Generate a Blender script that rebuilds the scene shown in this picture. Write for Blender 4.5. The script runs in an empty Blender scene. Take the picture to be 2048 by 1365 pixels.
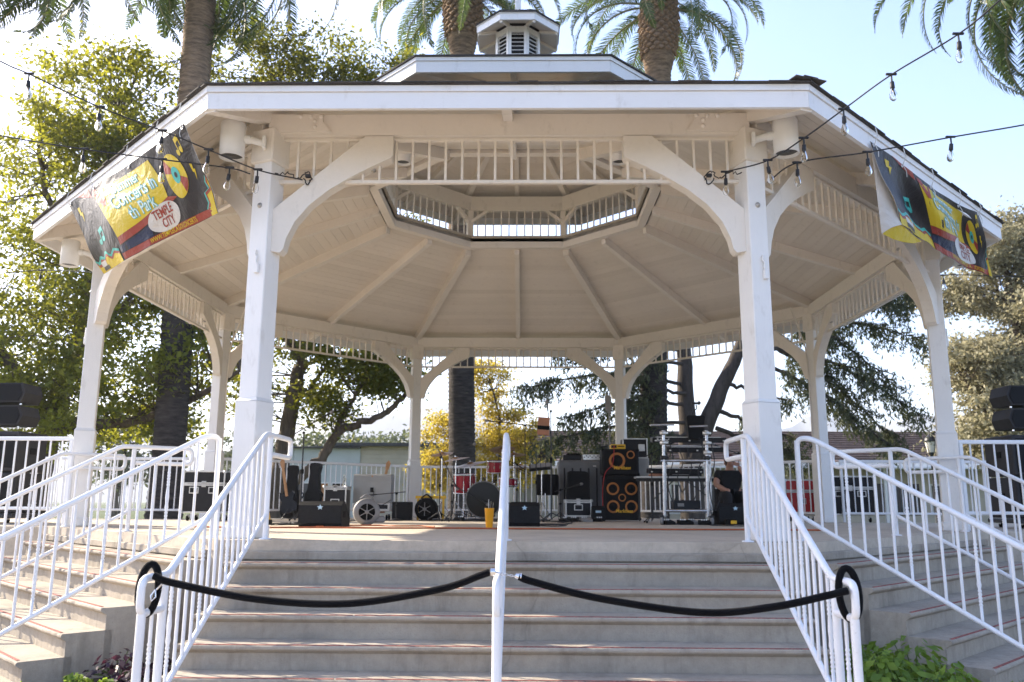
import bpy, bmesh, math, random
import numpy as np
from mathutils import Vector, Matrix

random.seed(7)
SC = bpy.context.scene
COL = SC.collection
PI = math.pi
R = math.radians

# ---------------------------------------------------------------- camera
cam_d = bpy.data.cameras.new('camera')
cam = bpy.data.objects.new('camera', cam_d)
COL.objects.link(cam)
yaw, pit, rol = -0.0167, 0.1913, 0.0049
fw = Vector((math.sin(yaw)*math.cos(pit), math.cos(yaw)*math.cos(pit), math.sin(pit)))
rt = Vector((math.cos(yaw), -math.sin(yaw), 0))
up = rt.cross(fw)
rt2 = rt*math.cos(rol) + up*math.sin(rol)
up2 = up*math.cos(rol) - rt*math.sin(rol)
m3 = Matrix((rt2, up2, -fw)).transposed()
cam.matrix_world = Matrix.Translation((0.1723, -13.0919, 0.3183)) @ m3.to_4x4()
cam_d.sensor_width = 36
cam_d.lens = 1671.03/2048*36
cam_d.clip_start = .05
cam_d.clip_end = 9000
cam_d.dof.use_dof = True
cam_d.dof.focus_distance = 7.6
cam_d.dof.aperture_fstop = 2.6
SC.camera = cam

# ---------------------------------------------------------------- sky and sun
SUN_EL = R(31)
SUN_DIR = Vector((-.87, .48, 0)).normalized()*math.cos(SUN_EL) + Vector((0, 0, math.sin(SUN_EL)))
world = bpy.data.worlds.new('World')
SC.world = world
world.use_nodes = True
wn = world.node_tree.nodes
sky = wn.new('ShaderNodeTexSky')
sky.sky_type = 'NISHITA'
sky.sun_disc = False
sky.sun_elevation = SUN_EL
sky.sun_rotation = math.atan2(SUN_DIR.x, SUN_DIR.y)
sky.air_density = 1.0
sky.dust_density = 1.3
sky.ozone_density = 2.2
wn['Background'].inputs['Strength'].default_value = .15
tint = wn.new('ShaderNodeMixRGB')                 # white balance of the whole sky, a touch towards lavender
tint.blend_type = 'MULTIPLY'
tint.inputs[0].default_value = 1
tint.inputs[2].default_value = (1, .945, 1.0, 1)
world.node_tree.links.new(sky.outputs[0], tint.inputs[1])
world.node_tree.links.new(tint.outputs[0], wn['Background'].inputs[0])
sun_d = bpy.data.lights.new('sun', 'SUN')
sun_d.energy = 4.3
sun_d.angle = R(.53)
sun_d.color = (1, .89, .72)
sun = bpy.data.objects.new('sun', sun_d)
COL.objects.link(sun)
sun.rotation_euler = SUN_DIR.to_track_quat('Z', 'Y').to_euler()
sun.location = SUN_DIR*60
SC.view_settings.view_transform = 'Standard'
SC.view_settings.look = 'None'
SC.view_settings.gamma = 1
SC.view_settings.exposure = 1.68
SC.cycles.max_bounces = 8
SC.cycles.diffuse_bounces = 5
SC.cycles.transparent_max_bounces = 8

# ---------------------------------------------------------------- helpers
WM = {}


def add(name, mesh, parent=None, M=None):
    o = bpy.data.objects.new(name, mesh)
    COL.objects.link(o)
    M = M if M is not None else Matrix.Identity(4)
    WM[o] = M
    if parent is not None:
        o.parent = parent
        o.matrix_basis = WM[parent].inverted() @ M
    else:
        o.matrix_basis = M
    return o


def tag(o, label=None, cat=None, group=None, kind=None):
    if label: o['label'] = label
    if cat: o['category'] = cat
    if group: o['group'] = group
    if kind: o['kind'] = kind
    return o


def thing(name, loc, label, cat, group=None, rz=0, M=None):
    o = add(name, None, None, M if M is not None else Matrix.Translation(loc) @ Matrix.Rotation(rz, 4, 'Z'))
    o.empty_display_size = .1
    return tag(o, label, cat, group)


def copy_tree(o, M, parent=None):
    c = o.copy()
    COL.objects.link(c)
    WM[c] = M
    c.parent = parent
    c.matrix_basis = M if parent is None else WM[parent].inverted() @ M
    D = M @ WM[o].inverted()
    for ch in list(o.children):
        copy_tree(ch, D @ WM[ch], c)
    return c


class MB:
    """collects shapes for one mesh"""
    def __init__(self):
        self.v, self.f, self.s, self.m = [], [], [], []
        self.mi = 0

    def raw(self, vs, fs, smooth=False, M=None):
        b = len(self.v)
        if M is not None:
            vs = [M @ Vector(p) for p in vs]
        self.v += [tuple(p) for p in vs]
        for f in fs:
            self.f.append(tuple(i+b for i in f))
            self.s.append(smooth)
            self.m.append(self.mi)
        return self

    def box(self, c, s, ch=0, M=None):
        """box centred on c, size s, edges cut back by ch"""
        hx, hy, hz = s[0]/2, s[1]/2, s[2]/2
        if ch <= 0:
            vs = [(c[0]+x*hx, c[1]+y*hy, c[2]+z*hz) for x in (-1, 1) for y in (-1, 1) for z in (-1, 1)]
            fs = [(0, 1, 3, 2), (4, 6, 7, 5), (0, 4, 5, 1), (2, 3, 7, 6), (0, 2, 6, 4), (1, 5, 7, 3)]
            return self.raw(vs, fs, False, M)
        ch = min(ch, hx*.9, hy*.9, hz*.9)
        vs, idx = [], {}
        for x in (-1, 1):
            for y in (-1, 1):
                for z in (-1, 1):
                    for ax in range(3):
                        p = [x*(hx-(ax != 0)*ch), y*(hy-(ax != 1)*ch), z*(hz-(ax != 2)*ch)]
                        idx[(x, y, z, ax)] = len(vs)
                        vs.append((c[0]+p[0], c[1]+p[1], c[2]+p[2]))
        fs = []
        I = idx
        for s_ in (-1, 1):
            q = [(-1, -1), (1, -1), (1, 1), (-1, 1)]
            if s_ < 0: q = q[::-1]
            fs.append([I[(s_, a, b, 0)] for a, b in q])
            fs.append([I[(b, s_, a, 1)] for a, b in q])
            fs.append([I[(a, b, s_, 2)] for a, b in q])
        for a in (-1, 1):
            for b in (-1, 1):
                fs.append([I[(a, b, -1, 0)], I[(a, b, 1, 0)], I[(a, b, 1, 1)], I[(a, b, -1, 1)]][::(1 if a*b < 0 else -1)])
                fs.append([I[(-1, a, b, 1)], I[(1, a, b, 1)], I[(1, a, b, 2)], I[(-1, a, b, 2)]][::(1 if a*b < 0 else -1)])
                fs.append([I[(a, -1, b, 2)], I[(a, 1, b, 2)], I[(a, 1, b, 0)], I[(a, -1, b, 0)]][::(1 if a*b < 0 else -1)])
                for d in (-1, 1):
                    t = [I[(a, b, d, 0)], I[(a, b, d, 1)], I[(a, b, d, 2)]]
                    fs.append(t if a*b*d > 0 else t[::-1])
        return self.raw(vs, fs, False, M)

    def prism(self, poly, lo, hi, axis='y', M=None):
        """2d polygon pushed along an axis; poly is (x,z) for y, (x,y) for z, (y,z) for x"""
        def P(p, h):
            return {'y': (p[0], h, p[1]), 'z': (p[0], p[1], h), 'x': (h, p[0], p[1])}[axis]
        n = len(poly)
        vs = [P(p, lo) for p in poly]+[P(p, hi) for p in poly]
        fs = [tuple(range(n)), tuple(range(2*n-1, n-1, -1))]
        fs += [(i, i+n, (i+1) % n+n, (i+1) % n) for i in range(n)]
        return self.raw(vs, fs, False, M)

    def strip(self, A, B, closed=False, smooth=True):
        """solid band between two equal poly lines is built by the caller; this joins two rows of points"""
        n = len(A)
        fs = [(i, i+1, n+i+1, n+i) for i in range(n-1)]
        if closed: fs.append((n-1, 0, n, 2*n-1))
        return self.raw(list(A)+list(B), fs, smooth)

    def tube(self, pts, r, n=8, cap=True, M=None, smooth=True):
        pts = [Vector(p) for p in pts]
        k = len(pts)
        rs = r if isinstance(r, (list, tuple)) else [r]*k
        vs = []
        ref = None
        for i, p in enumerate(pts):
            d = (pts[min(i+1, k-1)]-pts[max(i-1, 0)])
            d = d.normalized() if d.length > 1e-9 else Vector((0, 0, 1))
            if ref is None:
                ref = Vector((0, 0, 1)) if abs(d.z) < .9 else Vector((1, 0, 0))
            a = (ref-d*ref.dot(d))
            a = a.normalized() if a.length > 1e-6 else d.orthogonal().normalized()
            ref = a
            b = d.cross(a)
            for j in range(n):
                t = 2*PI*(j+.5)/n
                vs.append(p+(a*math.cos(t)+b*math.sin(t))*rs[i])
        fs = []
        for i in range(k-1):
            for j in range(n):
                j2 = (j+1) % n
                fs.append((i*n+j, i*n+j2, (i+1)*n+j2, (i+1)*n+j))
        self.raw(vs, fs, smooth, M)
        if cap:
            self.raw(vs[:n], [tuple(range(n-1, -1, -1))], False, M)
            self.raw(vs[-n:], [tuple(range(n))], False, M)
        return self

    def lathe(self, prof, n=16, M=None, smooth=True, cap=True):
        """profile of (radius, z) turned about z"""
        vs, fs = [], []
        for r_, z in prof:
            for j in range(n):
                t = 2*PI*j/n
                vs.append((r_*math.cos(t), r_*math.sin(t), z))
        for i in range(len(prof)-1):
            for j in range(n):
                j2 = (j+1) % n
                fs.append((i*n+j, i*n+j2, (i+1)*n+j2, (i+1)*n+j))
        self.raw(vs, fs, smooth, M)
        if cap:
            k = len(prof)-1
            self.raw(vs[:n], [tuple(range(n-1, -1, -1))], False, M)
            self.raw(vs[k*n:], [tuple(range(n))], False, M)
        return self

    def mesh(self, name, *mats):
        me = bpy.data.meshes.new(name)
        me.from_pydata(self.v, [], self.f)
        me.polygons.foreach_set('use_smooth', self.s)
        for m in mats: me.materials.append(m)
        if len(mats) > 1:
            me.polygons.foreach_set('material_index', self.m)
        me.update()
        return me

    def build(self, name, mat, parent=None, M=None):
        mats = mat if isinstance(mat, (list, tuple)) else [mat]
        return add(name, self.mesh(name, *mats), parent, M)


def T(x, y, z): return Matrix.Translation((x, y, z))
def RZ(a): return Matrix.Rotation(a, 4, 'Z')
def RX(a): return Matrix.Rotation(a, 4, 'X')
def RY(a): return Matrix.Rotation(a, 4, 'Y')


def np_mesh(name, V, F, mat, smooth=False):
    """fast mesh from arrays, all faces with the same corner count"""
    me = bpy.data.meshes.new(name)
    k = F.shape[1]
    me.vertices.add(len(V))
    me.vertices.foreach_set('co', np.asarray(V, np.float32).ravel())
    me.loops.add(len(F)*k)
    me.loops.foreach_set('vertex_index', np.asarray(F, np.int32).ravel())
    me.polygons.add(len(F))
    me.polygons.foreach_set('loop_start', np.arange(0, len(F)*k, k, dtype=np.int32))
    me.polygons.foreach_set('loop_total', np.full(len(F), k, np.int32))
    if smooth: me.polygons.foreach_set('use_smooth', np.ones(len(F), bool))
    me.materials.append(mat)
    me.update(calc_edges=True)
    return me


# ---------------------------------------------------------------- materials
class NT:
    def __init__(self, name):
        self.mat = bpy.data.materials.new(name)
        self.mat.use_nodes = True
        self.t = self.mat.node_tree
        self.b = self.t.nodes['Principled BSDF']
        self.out = self.t.nodes['Material Output']
        self.co = self.t.nodes.new('ShaderNodeTexCoord')

    def n(self, typ, **kw):
        nd = self.t.nodes.new('ShaderNode'+typ)
        for k, v in kw.items(): setattr(nd, k, v)
        return nd

    def l(self, a, b): self.t.links.new(a, b)

    def mapping(self, scale=(1, 1, 1), src='Object'):
        m = self.n('Mapping')
        m.inputs['Scale'].default_value = scale
        self.l(self.co.outputs[src], m.inputs['Vector'])
        return m.outputs[0]

    def noise(self, scale, detail=4, rough=.55, vec=None, dist=0):
        nd = self.n('TexNoise')
        nd.inputs['Scale'].default_value = scale
        nd.inputs['Detail'].default_value = detail
        nd.inputs['Roughness'].default_value = rough
        nd.inputs['Distortion'].default_value = dist
        self.l(vec if vec is not None else self.co.outputs['Object'], nd.inputs['Vector'])
        return nd.outputs['Fac']

    def ramp(self, fac, stops):
        r = self.n('ValToRGB')
        e = r.color_ramp.elements
        while len(e) > len(stops): e.remove(e[-1])
        while len(e) < len(stops): e.new(.5)
        for q, (p, c) in zip(e, stops):
            q.position = p
            q.color = (*c, 1) if len(c) == 3 else c
        self.l(fac, r.inputs[0])
        return r.outputs[0]

    def mix(self, fac, a, b, blend='MIX'):
        m = self.n('MixRGB', blend_type=blend)
        for s, x in zip(m.inputs, (fac, a, b)):
            if isinstance(x, (int, float)): s.default_value = x
            elif isinstance(x, tuple): s.default_value = (*x, 1)
            else: self.l(x, s)
        return m.outputs[0]

    def bump(self, h, strength=.3, dist=.01, prev=None):
        b = self.n('Bump')
        b.inputs['Strength'].default_value = strength
        b.inputs['Distance'].default_value = dist
        self.l(h, b.inputs['Height'])
        if prev is not None: self.l(prev, b.inputs['Normal'])
        self.l(b.outputs[0], self.b.inputs['Normal'])
        return b.outputs[0]

    def set(self, color=None, rough=None, metal=None, spec=None):
        for k, v in (('Base Color', color), ('Roughness', rough), ('Metallic', metal), ('Specular IOR Level', spec)):
            if v is None: continue
            if isinstance(v, tuple): self.b.inputs[k].default_value = (*v, 1)
            elif isinstance(v, (int, float)): self.b.inputs[k].default_value = v
            else: self.l(v, self.b.inputs[k])
        return self.mat


def plain(name, c, rough=.5, var=.12, sc=6, bump=.12, bsc=60, metal=0, spec=.5, dist=.003):
    t = NT(name)
    lo = tuple(x*(1-var) for x in c)
    hi = tuple(min(1, x*(1+var)) for x in c)
    f = t.noise(sc, 5)
    t.set(t.ramp(f, [(.3, lo), (.7, hi)]), rough, metal, spec)
    if bump: t.bump(t.noise(bsc, 3), bump, dist)
    return t.mat


def paint_mat(name, c, dirt=.35, grain=(3, 3, 3), dcol=(.30, .25, .18)):
    """old brushed house paint on wood: faint grain, grime and rain runs"""
    t = NT(name)
    v = t.mapping(grain)
    g = t.noise(9, 6, .65, v)
    big = t.noise(.9, 5, .6)
    col = t.ramp(big, [(.3, tuple(x*.93 for x in c)), (.7, c)])
    spots = t.noise(7, 7, .72, t.mapping((1, 1, .45)))
    f = t.ramp(spots, [(.57, (0, 0, 0)), (.74, (dirt,)*3)])
    col = t.mix(f, col, dcol)
    col = t.mix(t.ramp(g, [(.45, (0, 0, 0)), (.8, (.10,)*3)]), col, tuple(x*.6 for x in c))
    oi = t.n('ObjectInfo')
    col = t.mix(1, col, t.ramp(oi.outputs['Random'], [(0, (.90, .895, .88)), (1, (1, 1, 1))]), 'MULTIPLY')
    t.set(col, .52, 0, .4)
    b = t.bump(g, .35, .006)
    t.bump(t.noise(140, 2), .12, .002, b)
    return t.mat


M_PAINT = paint_mat('cream_paint', (.83, .77, .69), .36)
M_CEIL = paint_mat('ceiling_paint', (.79, .715, .62), .28)
M_POST = paint_mat('post_paint', (.85, .83, .80), .28, (9, 9, .8))
M_FASC = paint_mat('fascia_paint', (.84, .84, .85), .26, (2, 2, 14))
M_SPIN = paint_mat('spindle_paint', (.83, .765, .68), .28)
def rail_mat():
    t = NT('railing_paint')
    c = t.ramp(t.noise(2.2, 5), [(.3, (.76, .76, .77)), (.7, (.84, .84, .85))])
    c = t.mix(t.ramp(t.noise(26, 6, .75), [(.63, (0, 0, 0)), (.72, (.55,)*3)]), c, (.30, .22, .15))
    c = t.mix(t.ramp(t.noise(6, 4, .6, t.mapping((1, 1, .3))), [(.55, (0, 0, 0)), (.8, (.25,)*3)]), c, (.42, .40, .36))
    t.set(c, t.ramp(t.noise(9, 3), [(.3, (.28,)*3), (.7, (.5,)*3)]), 0, .45)
    b = t.bump(t.noise(45, 4), .25, .004)
    return t.mat


M_RAIL = rail_mat()
M_SILL = paint_mat('weathered_sill', (.50, .45, .37), .75, (3, 3, 3), (.12, .10, .07))


def concrete(name, c, stain=.45, sc=1.0):
    t = NT(name)
    a = t.noise(1.3*sc, 8, .62)
    b = t.noise(14*sc, 6, .7)
    col = t.ramp(a, [(.25, tuple(x*.72 for x in c)), (.5, c), (.78, tuple(min(1, x*1.22) for x in c))])
    col = t.mix(.35, col, t.ramp(b, [(.3, tuple(x*.6 for x in c)), (.7, tuple(x*1.25 for x in c))]))
    run = t.noise(3.2*sc, 6, .7, t.mapping((1, 1, .18)))
    col = t.mix(t.ramp(run, [(.52, (0, 0, 0)), (.72, (stain,)*3)]), col, tuple(x*.38 for x in c))
    rust = t.noise(2.1*sc, 5, .6, t.mapping((1, 1, .3)))
    col = t.mix(t.ramp(rust, [(.66, (0, 0, 0)), (.8, (.35,)*3)]), col, (.28, .15, .06))
    speck = t.noise(120*sc, 2, .5)
    col = t.mix(t.ramp(speck, [(.62, (0, 0, 0)), (.72, (.3,)*3)]), col, tuple(x*.4 for x in c))
    vo = t.n('TexVoronoi', feature='DISTANCE_TO_EDGE')
    vo.inputs['Scale'].default_value = .33*sc
    wv = t.n('MixRGB', blend_type='ADD')
    wv.inputs[0].default_value = .35
    t.l(t.co.outputs['Object'], wv.inputs[1])
    nz = t.n('TexNoise'); nz.inputs['Scale'].default_value = 2.5
    t.l(t.co.outputs['Object'], nz.inputs['Vector'])
    t.l(nz.outputs['Color'], wv.inputs[2])
    t.l(wv.outputs[0], vo.inputs['Vector'])
    crack = t.ramp(vo.outputs['Distance'], [(0, (.22,)*3), (.004, (0, 0, 0))])
    col = t.mix(crack, col, tuple(x*.25 for x in c))
    t.set(col, .86, 0, .3)
    p = t.bump(t.noise(90*sc, 4), .35, .004)
    t.bump(b, .4, .012, p)
    return t.mat


M_CONC = concrete('stair_concrete', (.385, .335, .27), .65)
M_FLOOR = concrete('stage_concrete', (.52, .45, .36), .25)
M_PLAZA = concrete('plaza_concrete', (.40, .34, .27), .3, .5)
M_STRIP = plain('red_grip_strip', (.27, .08, .062), .85, .6, 30, .5, 200)


def shingle_mat():
    t = NT('shingle')
    isl = t.n('NewGeometry')
    c = t.ramp(isl.outputs['Random Per Island'], [(0, (.035, .034, .035)), (.6, (.06, .056, .055)), (1, (.085, .075, .068))])
    t.set(t.mix(.4, c, t.ramp(t.noise(70, 4), [(.3, (.02, .02, .02)), (.7, (.12, .11, .10))])), .9, 0, .2)
    t.bump(t.noise(160, 3), .6, .004)
    return t.mat


M_SHING = shingle_mat()
M_BOLT = plain('galvanised_bolt', (.42, .40, .37), .45, .3, 30, .2, 200, .7)
M_BLACKM = plain('black_metal', (.025, .025, .027), .45, .3, 12, .15, 120, .2)
M_STEEL = plain('chrome', (.72, .72, .73), .16, .08, 10, 0, 1, 1.0)
M_RACK = plain('dull_chrome', (.50, .50, .52), .26, .2, 10, .1, 60, .95)
M_ALU = plain('aluminium_edge', (.62, .61, .60), .34, .15, 20, .1, 150, .9)
M_CABLE = plain('black_cable', (.012, .012, .014), .55, .3, 20, .1)
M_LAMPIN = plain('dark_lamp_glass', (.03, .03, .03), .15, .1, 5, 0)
# ---------------------------------------------------------------- ground
GZ = -1.174
RISE, RUN = .1677, .2779
APO = 6*math.cos(PI/8)
T8 = math.tan(PI/8)


def octa(ap): return [(ap/math.cos(PI/8)*math.sin(R(22.5+45*k)), -ap/math.cos(PI/8)*math.cos(R(22.5+45*k))) for k in range(8)]


def grass_mat():
    t = NT('lawn')
    a = t.noise(.25, 6, .6)
    b = t.noise(9, 5, .7)
    c = t.mix(.5, t.ramp(a, [(.3, (.045, .07, .018)), (.7, (.09, .11, .03))]), t.ramp(b, [(.3, (.03, .05, .012)), (.7, (.11, .13, .04))]))
    t.set(c, .9, 0, .2)
    t.bump(t.noise(40, 4), .8, .03)
    return t.mat


g = MB()
ring = [4000*math.cos(2*PI*i/48) for i in range(48)], [4000*math.sin(2*PI*i/48) for i in range(48)]
g.raw([(x, y, GZ-.006) for x, y in zip(*ring)], [tuple(range(48))])
tag(g.build('ground', grass_mat()), kind='structure')
g = MB()
poly = [(24*math.cos(2*PI*i/64), -9+19*math.sin(2*PI*i/64)) for i in range(64)]
g.raw([(x, y, GZ) for x, y in poly], [tuple(range(64))])
tag(g.build('plaza', M_PLAZA), kind='structure')

# planting beds in the two wedges between the flights
M_SOIL = plain('garden_soil', (.055, .04, .028), .95, .5, 14, 1.0, 40, dist=.03)
for s, nm in ((-1, 'left'), (1, 'right')):
    a = R(22.5)*s
    d = Vector((math.sin(a), -math.cos(a), 0))
    n_ = Vector((d.y, -d.x, 0))
    pts = [d*6.1+n_*.35, d*6.1-n_*.35]
    pts = [d*6.2, d*7.3+n_*.62, d*8.0+n_*.66, d*8.5+n_*.3, d*8.5-n_*.3, d*8.0-n_*.66, d*7.3-n_*.62]
    b = MB()
    b.prism([(p.x, p.y) for p in pts], GZ-.02, -1.02, 'z')
    tag(b.build('planting_bed', M_SOIL), kind='structure')

# ---------------------------------------------------------------- platform and stairs
b = MB()
b.prism(octa(5.875), GZ-.05, -.09, 'z')
b.prism(octa(5.885), -.089, 0, 'z')
plat = tag(b.build('stage_platform', [M_FLOOR]), kind='structure')
for s in (-1, 1):
    b = MB()
    b.box((s*(5.89+2.2), .1, (GZ-.05)/2-.002), (4.38, 4.8, -GZ+.046), .012)
    tag(b.build('side_walkway', M_FLOOR), kind='structure')
# thin darker concrete lip under the slab edge on the stair faces
HW = 2.28
step_me = {}
for k in range(1, 7):
    z = -RISE*k
    o = -(5.875+RUN*k)
    i = -(5.875+RUN*(k-1))-.0
    prof = [(i+.10, GZ-.02), (o+.045, GZ-.02), (o+.045, z-.055), (o+.004, z-.028), (o, z-.018), (o+.002, z-.006), (o+.010, z), (i+.10, z)]
    b = MB()
    sr = random.Random(40+k)
    nx = 90
    rows_ = []
    chip = 0
    for q in range(nx+1):
        chip = chip*.6+sr.gauss(0, .0016)
        if sr.random() < .05: chip += sr.uniform(.004, .012)
        row = []
        for e, (y_, z_) in enumerate(prof):
            if e in (3, 4, 5): y_ += chip; z_ -= abs(chip)*.5
            if e == 6: y_ += chip*.6
            if e in (2, 1): y_ += sr.gauss(0, .0012)
            row.append((-HW+2*HW*q/nx, y_, z_))
        rows_.append(row)
    np_ = len(prof)
    b.raw([p for r_ in rows_ for p in r_], [(q*np_+e, q*np_+(e+1) % np_, (q+1)*np_+(e+1) % np_, (q+1)*np_+e) for q in range(nx) for e in range(np_)])
    b.raw(rows_[0], [tuple(range(np_))[::-1]]); b.raw(rows_[-1], [tuple(range(np_))])
    step_me[k] = b.mesh('step', M_CONC)
seg = [(-2.2, -1.1), (-1.085, -.01), (.01, 1.09), (1.105, 2.2)]
b = MB()
for x0, x1 in seg[:1]:
    b.box(((x1-x0)/2, 0, .001), (x1-x0, .023, .006), .001)
strip_me = b.mesh('grip_strip', M_STRIP)
for j, nm in ((0, 'front_stairs'), (-1, 'left_stairs'), (1, 'right_stairs')):
    st = add(nm, None, None, RZ(R(45*j)))
    tag(st, kind='structure')
    for k in range(1, 7):
        so = add('step', step_me[k], st, RZ(R(45*j)))
        for x0, x1 in seg:
            add('grip_strip', strip_me, so, RZ(R(45*j)) @ T(x0, -(5.875+RUN*k)+.033, -RISE*k))
    b = MB()
    b.box((0, -5.895, -.125), (2*HW, .04, .07), .008)
    b.build('riser_lip', M_CONC, st, RZ(R(45*j)))
    sd = random.Random(j+5)

# ---------------------------------------------------------------- gazebo
gz = thing('gazebo', (0, 0, 0), 'large white octagonal wooden gazebo bandstand with a louvred cupola', 'gazebo')

# posts
def post_parts():
    b = MB(); b.box((0, 0, 1.95), (.205, .205, 3.76), .008); shaft = b.mesh('post', M_POST)
    b = MB()
    h, s1, s2 = 1.231, .121, .104
    b.box((0, 0, .655), (2*s1, 2*s1, 1.11), .006)
    z0 = 1.21
    b.raw([(x*s1, y*s1, z0) for x, y in ((-1, -1), (1, -1), (1, 1), (-1, 1))]+[(x*s2, y*s2, z0+.03) for x, y in ((-1, -1), (1, -1), (1, 1), (-1, 1))],
          [(0, 1, 5, 4), (1, 2, 6, 5), (2, 3, 7, 6), (3, 0, 4, 7)])
    b.box((0, 0, .055), (.285, .285, .11), .012)
    sleeve = b.mesh('post_sleeve', M_POST)
    b = MB(); b.box((0, 0, 3.655), (.262, .262, .335), .012); head = b.mesh('post_head', M_PAINT)
    b = MB()
    b.lathe([(.026, 0), (.026, .006), (.02, .012), (.011, .012), (.011, .024), (.004, .027)], 12, T(0, -.1035, 3.06) @ RX(PI/2))
    bolt = b.mesh('bolt', M_BOLT)
    b = MB()
    b.box((0, -.118, 2.42), (.05, .03, .09), .006)
    b.tube([(0, -.118, 2.46), (-.015, -.118, 2.5), (-.005, -.118, 2.53), (-.03, -.118, 2.56), (-.02, -.118, 2.6)], .011, 6)
    outlet = b.mesh('outlet_box', M_POST)
    return shaft, sleeve, head, bolt, outlet


PM = post_parts()
VERT = [RZ(R(45*k+22.5)) @ T(0, -6, 0) for k in range(8)]     # 0 front right ... 7 front left
for k in range(8):
    p = add('post', PM[0], gz, VERT[k])
    add('post_sleeve', PM[1], p, VERT[k])
    add('post_head', PM[2], p, VERT[k])
    add('bolt', PM[3], p, VERT[k])
    add('outlet_box', PM[4], p, VERT[k] @ T(.02 if k else .04, 0, .02 if k == 7 else -.03))

# beams, friezes and braces for the front face, turned to the other seven
hb = APO*T8
b = MB()
b.prism([(-hb+.02, 3.772), (hb-.02, 3.772), (hb-.02, 3.985), (-hb+.02, 3.985)], -APO-.08, -APO+.08, 'y')
beam_me = b.mesh('beam', M_PAINT)
gus_me = []
for s in (-1, 1):
    b = MB()
    pl = [(s*hb, 3.80), (s*(hb-.60), 3.80), (s*(hb-.52), 3.90), (s*(hb-.52), 3.978), (s*hb, 3.978)]
    if s < 0: pl = pl[::-1]
    b.prism(pl, -APO-.105, -APO-.081, 'y')
    gus_me.append(b.mesh('gusset_plate', M_PAINT))
b = MB()
b.lathe([(.022, 0), (.022, .006), (.014, .016), (.003, .02)], 10, RX(PI/2))
nut_me = b.mesh('bolt', M_PAINT)
b = MB()
b.box((0, -APO, 3.326), (2*hb-.2, .045, .036), .005)
b.box((0, -APO, 3.756), (2*hb-.2, .05, .03), .004)
fr_me = b.mesh('frieze', M_SPIN)
b = MB(); b.box((0, -APO, 3.543), (.024, .024, .402), .002); sp_me = b.mesh('spindle', M_SPIN)


def brace_mesh():
    arc = [(-2.10, 2.64), (-2.075, 2.75), (-2.006, 2.906), (-1.873, 3.075), (-1.70, 3.22), (-1.504, 3.345), (-1.30, 3.455), (-1.115, 3.545)]
    pl = [(-2.215, 3.03), (-2.215, 2.62), (-2.13, 2.605)]+arc+[(-1.10, 3.57), (-1.10, 3.765), (-1.37, 3.765)]
    b = MB()
    b.prism(pl, -APO-.075, -APO+.065, 'y')
    return b.mesh('brace', M_PAINT)


br_me = brace_mesh()
b = MB()
b.lathe([(.03, 0), (.03, .008), (.018, .012), (.018, .022), (.005, .024)], 10, T(-1.30, -APO+.02, 3.46) @ RY(PI) @ RX(R(25)))
bb_me = b.mesh('bolt', M_BOLT)
for j in range(8):
    Mj = RZ(R(45*j))
    bm = add('beam', beam_me, gz, Mj)
    for me in gus_me: add('gusset_plate', me, bm, Mj)
    for s in (-1, 1):
        for x, z in ((.50, 3.955), (.40, 3.955), (.30, 3.955), (.44, 3.91), (.44, 3.85)):
            add('bolt', nut_me, bm, Mj @ T(s*(hb-x), -APO-.105, z))
    fr = add('frieze', fr_me, gz, Mj)
    for i in range(-13, 14):
        add('spindle', sp_me, fr, Mj @ T(i*.1585+.035, 0, 0))
    for s in (0, 1):
        Mb = Mj @ (Matrix.Scale(-1, 4, (1, 0, 0)) if s else Matrix.Identity(4))
        if s:
            bo = add('brace', br_flip, gz, Mj)
        else:
            if j == 0:
                br_flip = br_me.copy()
                br_flip.transform(Matrix.Scale(-1, 4, (1, 0, 0)))
                br_flip.flip_normals()
                bb_flip = bb_me.copy()
                bb_flip.transform(Matrix.Scale(-1, 4, (1, 0, 0)))
                bb_flip.flip_normals()
            bo = add('brace', br_me, gz, Mj)
        add('bolt', bb_flip if s else bb_me, bo, Mj)

# main roof: boards, rafters, fascia, shingle slab
SL = .315
def zc(ap): return 3.83+(6.334-ap)*SL


def ring_band(b, pts, smooth=False):
    """closed octagonal band from (apothem, z) profile points"""
    rows = [[(x, y, z) for x, y in octa(ap)] for ap, z in pts]
    n = len(rows)
    vs = [p for r_ in rows for p in r_]
    fs = []
    for i in range(n):
        for k in range(8):
            k2 = (k+1) % 8
            i2 = (i+1) % n
            fs.append((i*8+k, i*8+k2, i2*8+k2, i2*8+k))
    b.raw(vs, fs, smooth)


b = MB()
ring_band(b, [(6.372, 3.926), (2.12, zc(2.12)+.12), (2.12, zc(2.12)+.03), (6.28, zc(6.28)+.03), (6.28, 3.908), (6.372, 3.908)])
roof = b.build('roof', M_SHING, gz)
# boards of the ceiling, parallel to the eave
nb, ap = 0, 6.29
board_me = []
while ap > 2.30:
    a0, a1 = ap, ap-.143
    b = MB()
    q = []
    for a_, dz in ((a0-.002, 0), (a1+.002, 0)):
        for x in (-1, 1):
            q.append((x*(a_*T8-.012), -a_, zc(a_)))
    top = [(p[0], p[1], p[2]+.02) for p in q]
    b.raw(q+top, [(0, 2, 3, 1), (4, 5, 7, 6), (0, 1, 5, 4), (2, 6, 7, 3), (0, 4, 6, 2), (1, 3, 7, 5)])
    board_me.append(b.mesh('ceiling_board', M_CEIL))
    ap -= .143
for j in range(8):
    for me in board_me:
        add('ceiling_board', me, roof, RZ(R(45*j)))


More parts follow.
